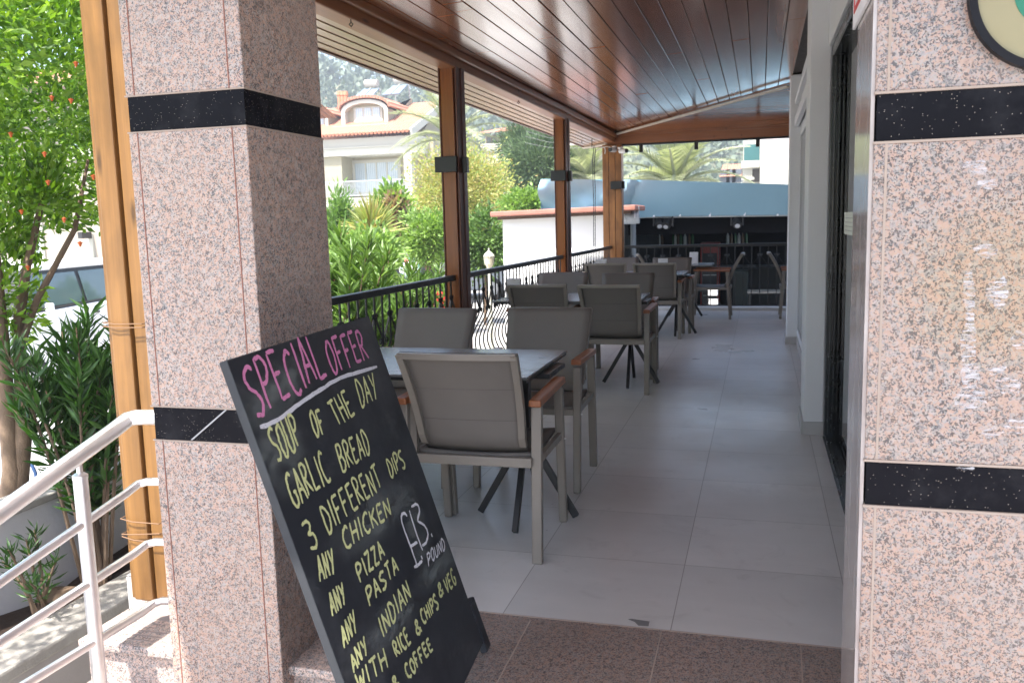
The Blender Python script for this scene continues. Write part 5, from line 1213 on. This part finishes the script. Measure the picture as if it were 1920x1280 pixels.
# things standing on the bar deck
def stool(px, Y, label, m):
    r = thing('bar_table', label, 'table', (Xr(px, Y), Y, GZ + .03)); MB().box(-.35, .35, -.3, .3, .70, .73).build('table_top', m, r, bevel=.005)
    for a in (-.3, .3):
        for b in (-.25, .25): MB().box(a - .02, a + .02, b - .02, b + .02, 0, .699).build('leg', dgrey, r)
stool(1437, 17.6, 'low pale table in the bar beyond the end railing at right', plain('pale_bar_top', (.22, .22, .21), .5)); stool(1300, 18.0, 'low dark table in the bar behind the side facing chair', dgrey)
for i, (px, py, lb) in enumerate(((1337, 549, 'small white box on the bar floor, upper of two seen through the chair legs'), (1338, 566, 'small white box on the bar floor, lower of two seen through the chair legs'))):
    p = atY(px, py, 17.2); o = MB().box(-.09, .09, -.1, .1, -.05, .05).build('storage_box', M['white_plastic'], bevel=.012, loc=p); tag(o, lb, 'box')
    MB().box(-.095, .095, -.105, .105, .0505, .062).build('lid', M['white_plastic'], o, bevel=.004)
MB_ = MB().box(-.12, .12, -.12, .12, -.15 - (Zr(566, 17.2) - GZ - .15), -.0505); 
o = MB_.build('crate_stand', dgrey, loc=atY(1338, 566, 17.2)); tag(o, 'dark stand under the white boxes in the bar', 'stand')
o.location.y += .26
# ================================================================== VEHICLES AND STREET THINGS
carw = plain('white_car_paint', (.78, .79, .80), .22, var=.02, **{'spec': .6}); tyre = plain('tyre_rubber', (.02, .02, .021), .8); rim = plain('alloy_rim', (.45, .46, .47), .35, metal=.8); cg = NT('car_glass'); cg.set((.10, .145, .15), .05, 0, .7)
trim_ = plain('black_trim', (.018, .018, .02), .5); lampm = plain('lamp_lens', (.6, .62, .64), .12); redl = plain('tail_lamp', (.45, .015, .015), .2)
def vehicle(name, label, cat, locv, rz, L, W, body, roof, paint):
    """body / roof: side outlines as (y, z) lists; y forward"""
    r = thing(name, label, cat, locv, rz)
    MB().prism([(-W / 2, y, z) for y, z in body], (W, 0, 0)).build('body', paint, r, bevel=.07, seg=3)
    n = len(roof); zb = min(z for y, z in roof); zt = max(z for y, z in roof)
    def ww(z): return W / 2 - .05 - .16 * (z - zb) / (zt - zb)
    V = [(-ww(z), y, z) for y, z in roof] + [(ww(z), y, z) for y, z in roof]
    MB().add(V, [tuple(range(n - 1, -1, -1)), tuple(range(n, 2 * n))] + [(i, (i + 1) % n, n + (i + 1) % n, n + i) for i in range(n)]).build('cabin', trim_, r, bevel=.04, seg=2)
    ys = [y for y, z in roof if z > zt - .12]; y0, y1 = min(ys), max(ys)
    MB().add([(s * (ww(zt) + .02) * k, y, zt + dz + (.03 if k == .0 else 0)) for dz in (-.05, .035) for s, y, k in ((-1, y0 - .05, 1), (1, y0 - .05, 1), (1, y1 + .05, 1), (-1, y1 + .05, 1))], [(3, 2, 1, 0), (4, 5, 6, 7), (0, 1, 5, 4), (1, 2, 6, 5), (2, 3, 7, 6), (3, 0, 4, 7)]).build('roof', paint, r, bevel=.03, seg=3)
    span = y1 - y0 + .5
    for s in (-1, 1):
        for k in range(3 if L > 4.3 else 2):
            nk = 3 if L > 4.3 else 2; ya = y0 - .2 + span * k / nk + .05; yb = y0 - .2 + span * (k + 1) / nk - .05
            za, zc_ = zb + .07, zt - .10
            sl = .25 if (k == nk - 1) else 0
            P4 = [(s * (ww(za) + .006), ya, za), (s * (ww(za) + .006), yb + sl, za), (s * (ww(zc_) + .006), yb - sl * .3, zc_), (s * (ww(zc_) + .006), ya, zc_)]
            MB().prism(P4, (s * .008, 0, 0)).build('window', cg.m, r)
        for y in (-L * .31, L * .31):
            wh = MB(); wh.tube([(s * (W / 2 - .2), y, .32), (s * (W / 2 + .015), y, .32)], .32, 22); o = wh.build('wheel', tyre, r, smooth=True, bevel=.02)
            MB().tube([(s * (W / 2 + .0155), y, .32), (s * (W / 2 + .025), y, .32)], .2, 16).build('rim', rim, o)
        MB().box(s * W * .36 - .16, s * W * .36 + .16, L / 2 - .06, L / 2 + .012, .66, .80).build('headlight', lampm, r, bevel=.02)
        MB().box(s * W * .42 - .07, s * W * .42 + .07, -L / 2 - .012, -L / 2 + .06, .75, 1.05).build('tail_light', redl, r, bevel=.02)
        MB().box(s * (W / 2 + .02) - .06, s * (W / 2 + .02) + .07, L * .21, L * .21 + .05, zb + .0, zb + .13).build('mirror', paint, r, bevel=.03)
        MB().box(s * (W / 2 + .001) - .012, s * (W / 2 + .001) + .012, -.2, -.04, zb - .14, zb - .11).build('door_handle', trim_, r)
    MB().box(-.26, .26, L / 2 - .02, L / 2 + .014, .40, .51).build('number_plate', wht, r)
    return r
va = vehicle('white_van', 'white people carrier parked in the street behind the planter shrubs', 'van', (-10.55, 10.6, GZ), R_(191), 4.8, 1.9,
    [(-2.4, .28), (2.4, .28), (2.4, .9), (1.75, 1.22), (-2.36, 1.27), (-2.4, .9)], [(-2.36, 1.27), (1.75, 1.22), (.95, 1.84), (-2.2, 1.86)], carw); va.scale = (1, 1, .94)
vehicle('parked_car', 'white car parked across the street, glimpsed between the oleander leaves', 'car', (-9.0, 16.6, GZ), R_(80), 4.1, 1.72,
    [(-2.05, .26), (2.05, .26), (2.05, .72), (1.05, .92), (-1.95, .96), (-2.05, .8)], [(-1.9, .95), (1.15, .92), (.35, 1.40), (-1.45, 1.42)], carw)
vehicle('parked_car', 'grey blue car parked farther back, right of the first post', 'car', (-8.6, 25.0, GZ), R_(85), 4.1, 1.72,
    [(-2.05, .26), (2.05, .26), (2.05, .72), (1.05, .92), (-1.95, .96), (-2.05, .8)], [(-1.9, .95), (1.15, .92), (.35, 1.40), (-1.45, 1.42)], plain('grey_blue_paint', (.30, .33, .37), .25))
# scooter with grey top box
sp_ = atY(815, 500, 17.5); sc = thing('motor_scooter', 'red scooter with grey top box behind the near railing', 'scooter', (sp_.x, sp_.y, GZ), R_(60))
hB = sp_.z - GZ
MB().box(-.22, .22, -.78, -.40, hB - .16, hB + .12).build('top_box', plain('grey_top_box', (.12, .125, .13), .3), sc, bevel=.07, seg=3); MB().box(-.2, .2, -.795, -.775, hB - .02, hB + .04).build('reflector', redl, sc, bevel=.005)
MB().prism([(-.15, y, z) for y, z in ((-.7, .55), (-.75, .78), (-.1, .80), (.1, .5), (.45, .35), (.62, .95), (.72, .95), (.7, .3), (-.1, .22))], (.3, 0, 0)).build('body', plain('red_scooter', (.5, .02, .02), .3), sc, bevel=.04, seg=3)
MB().box(-.13, .13, -.62, .02, .80, .88).build('seat', tyre, sc, bevel=.03)
for y in (-.55, .72):
    o = MB().tube([(-.06, y, .26), (.06, y, .26)], .26, 20).build('wheel', tyre, sc, smooth=True, bevel=.03); MB().tube([(-.065, y, .26), (.065, y, .26)], .14, 14).build('rim', rim, o)
MB().tube([(-.32, .55, 1.08), (0, .62, 1.05), (.32, .55, 1.08)], .016, 8).tube([(0, .66, .9), (0, .62, 1.05)], .03, 8).build('handlebar', trim_, sc, smooth=True); MB().box(-.05, .05, -.79, -.40, .86, hB - .161).build('rack', trim_, sc)
# lantern
lp = atY(917, 487, 12.0); la = thing('garden_lantern', 'white lantern with cream glass above the railing right of the first post', 'lantern', (lp.x, lp.y, GZ)); lz = lp.z - GZ
MB().lathe((0, 0, 0), [(.08, 0), (.08, .05), (.035, .09), (.03, lz - .14), (.05, lz - .12)], 12).build('pole', wht, la, smooth=True)
MB().lathe((0, 0, lz - .12), [(.035, 0), (.062, .06), (.07, .15), (.066, .17)], 8).build('lamp_glass', plain('cream_lamp_glass', (.62, .56, .40), .25), la)
MB().lathe((0, 0, lz + .05), [(.085, 0), (.07, .03), (.035, .06), (.012, .08), (.012, .11), (.001, .12)], 8).build('cap', wht, la)
for k in range(4): a = k * PI / 2 + .4; MB().bar((.06 * math.cos(a), .06 * math.sin(a), lz - .07), (.076 * math.cos(a), .076 * math.sin(a), lz + .05), .008, .008).build('rib', wht, la)
# turquoise fence
fp = atY(790, 472, 19); fe = thing('turquoise_fence', 'turquoise metal fence with a finial post across the street', 'fence', (fp.x, fp.y, GZ)); turq = plain('turquoise_paint', (.13, .34, .30), .5)
fz0 = fp.z - GZ
MB().box(-.07, .07, -.07, .07, 0, fz0 + .2).lathe((0, 0, fz0 + .2), [(.08, 0), (.08, .03), (.03, .06), (.05, .1), (.001, .14)], 10).build('post', turq, fe)
tops = [Vector((-x, 0, fz0 + .02 - .42 * (1 - math.exp(-x * 1.9)))) for x in np.linspace(.07, 2.6, 24)]
MB().tube(tops, .03, 7).tube([(-.07, 0, .2), (-2.6, 0, .2)], .02, 6).build('rail', turq, fe, smooth=True)
pk_ = MB()
for p in tops[::1]: pk_.tube([(p.x, 0, .2), (p.x, 0, p.z)], .011, 5)
for i, p in enumerate(tops): MB().tube([(p.x, 0, .2), (p.x, 0, p.z)], .012, 5).build('picket', turq, fe)
bn = atY(808, 478, 18.2); bi = thing('waste_bin', 'dark grey bin standing beside the turquoise fence post', 'bin', (bn.x, bn.y, GZ)); bh = bn.z - GZ
MB().lathe((0, 0, 0), [(.20, 0), (.26, bh)], 14).build('body', plain('dark_bin', (.07, .075, .08), .6), bi, smooth=True); MB().lathe((0, 0, bh), [(.28, 0), (.27, .06), (.05, .1)], 14).build('lid', plain('dark_bin_lid', (.06, .065, .07), .6), bi, smooth=True)
# blue hose by the tree
o = MB().tube([atY(*q, 4.6) for q in ((36, 835), (44, 855), (58, 868), (66, 885), (70, 905), (60, 930))], .012, 6).build('blue_hose', plain('blue_hose', (.02, .06, .16), .5), smooth=True); tag(o, 'dark blue hose curling behind the tree trunk', 'hose')
# cameras and cables at the corner post
wc = plain('white_camera_body', (.72, .72, .72), .4)
def cctv(px, py, Y, label, rz):
    p = atY(px, py, Y); r = thing('security_camera', label, 'camera', p, rz, 'security cameras at the end beam')
    MB().tube([(0, .09, 0), (0, -.03, 0)], .035, 14).box(-.03, .03, .05, .11, .03, .06).build('body', wc, r, smooth=True); MB().tube([(0, -.031, 0), (0, -.05, 0)], .031, 14).build('lens', M['black_metal'], r, smooth=True)
cctv(1147, 281, YB - .17, 'black lensed security camera on the corner post', R_(-25)); cctv(1171, 283, YB - .16, 'white security camera under the end beam, right of the corner post', R_(60))
o = MB().tube([atY(*q, YB - .2) for q in ((1118, 283), (1128, 277), (1138, 275), (1146, 277))], .007, 6).tube([atY(*q, YB - .21) for q in ((1133, 276), (1135, 282), (1134, 289))], .006, 5).build('white_cable', wc, smooth=True); tag(o, 'white camera cable looped across the top of the corner post', 'cable')
o = MB().tube([atY(*q, YB - .25) for q in ((1114, 273), (1111, 300), (1112, 340), (1113, 380), (1113, 462))], .006, 5).build('hanging_cable', M['black_metal'], smooth=True); tag(o, 'thin black cable hanging left of the corner post', 'cable', 'black cables hanging at the corner')
o = MB().tube([atY(*q, YB - .22) for q in ((1117, 276), (1114, 310), (1116, 350), (1116, 466))], .006, 5).build('hanging_cable', M['black_metal'], smooth=True); tag(o, 'thin black cable hanging nearest the corner post', 'cable', 'black cables hanging at the corner')
o = MB().tube([atY(*q, YB + .12) for q in ((1156, 285), (1158, 340), (1157, 385), (1159, 420), (1156, 450))], .008, 6).build('grey_cable', alu, smooth=True); tag(o, 'pale cable running down the right side of the corner post', 'cable')
an = thing('hanging_rod', 'thin dark wire rods hung under the far eave', 'rod', atY(1100, 258, 12.9))
rel(MB().tube([atY(1091, 246, 12.9), atY(1091, 268, 12.9)], .006, 5).tube([atY(1110, 250, 12.9), atY(1110, 276, 12.9)], .006, 5).tube([atY(1091, 251, 12.9), atY(1118, 254, 12.9)], .004, 5), an).build('rod', hk, an)
# overhead wires in the distance
o = MB()
for k, (ya, yb2) in enumerate(((240, 262), (250, 268), (262, 276))): o.tube([atY(985, ya + 6, 30), atY(1030, (ya + yb2) / 2 + 8, 30), atY(1100, yb2 + 2, 30)], .006, 5)
o = o.build('overhead_wires', plain('grey_wire', (.16, .16, .16), .6)); tag(o, 'thin overhead wires crossing in front of the pines', 'wires')

# ------------------------------------------------------------------ air over the valley
hz = bpy.data.materials.new('pale_haze'); hz.use_nodes = True; n_ = hz.node_tree; n_.nodes.clear()
pv = n_.nodes.new('ShaderNodeVolumePrincipled'); pv.inputs['Color'].default_value = (.88, .92, 1, 1); pv.inputs['Density'].default_value = .0018; pv.inputs['Anisotropy'].default_value = .3
oo = n_.nodes.new('ShaderNodeOutputMaterial'); n_.links.new(pv.outputs[0], oo.inputs['Volume'])
tag(MB().box(-420, 420, -70, 920, GZ - 1.3, 62).build('haze', hz), kind='stuff')
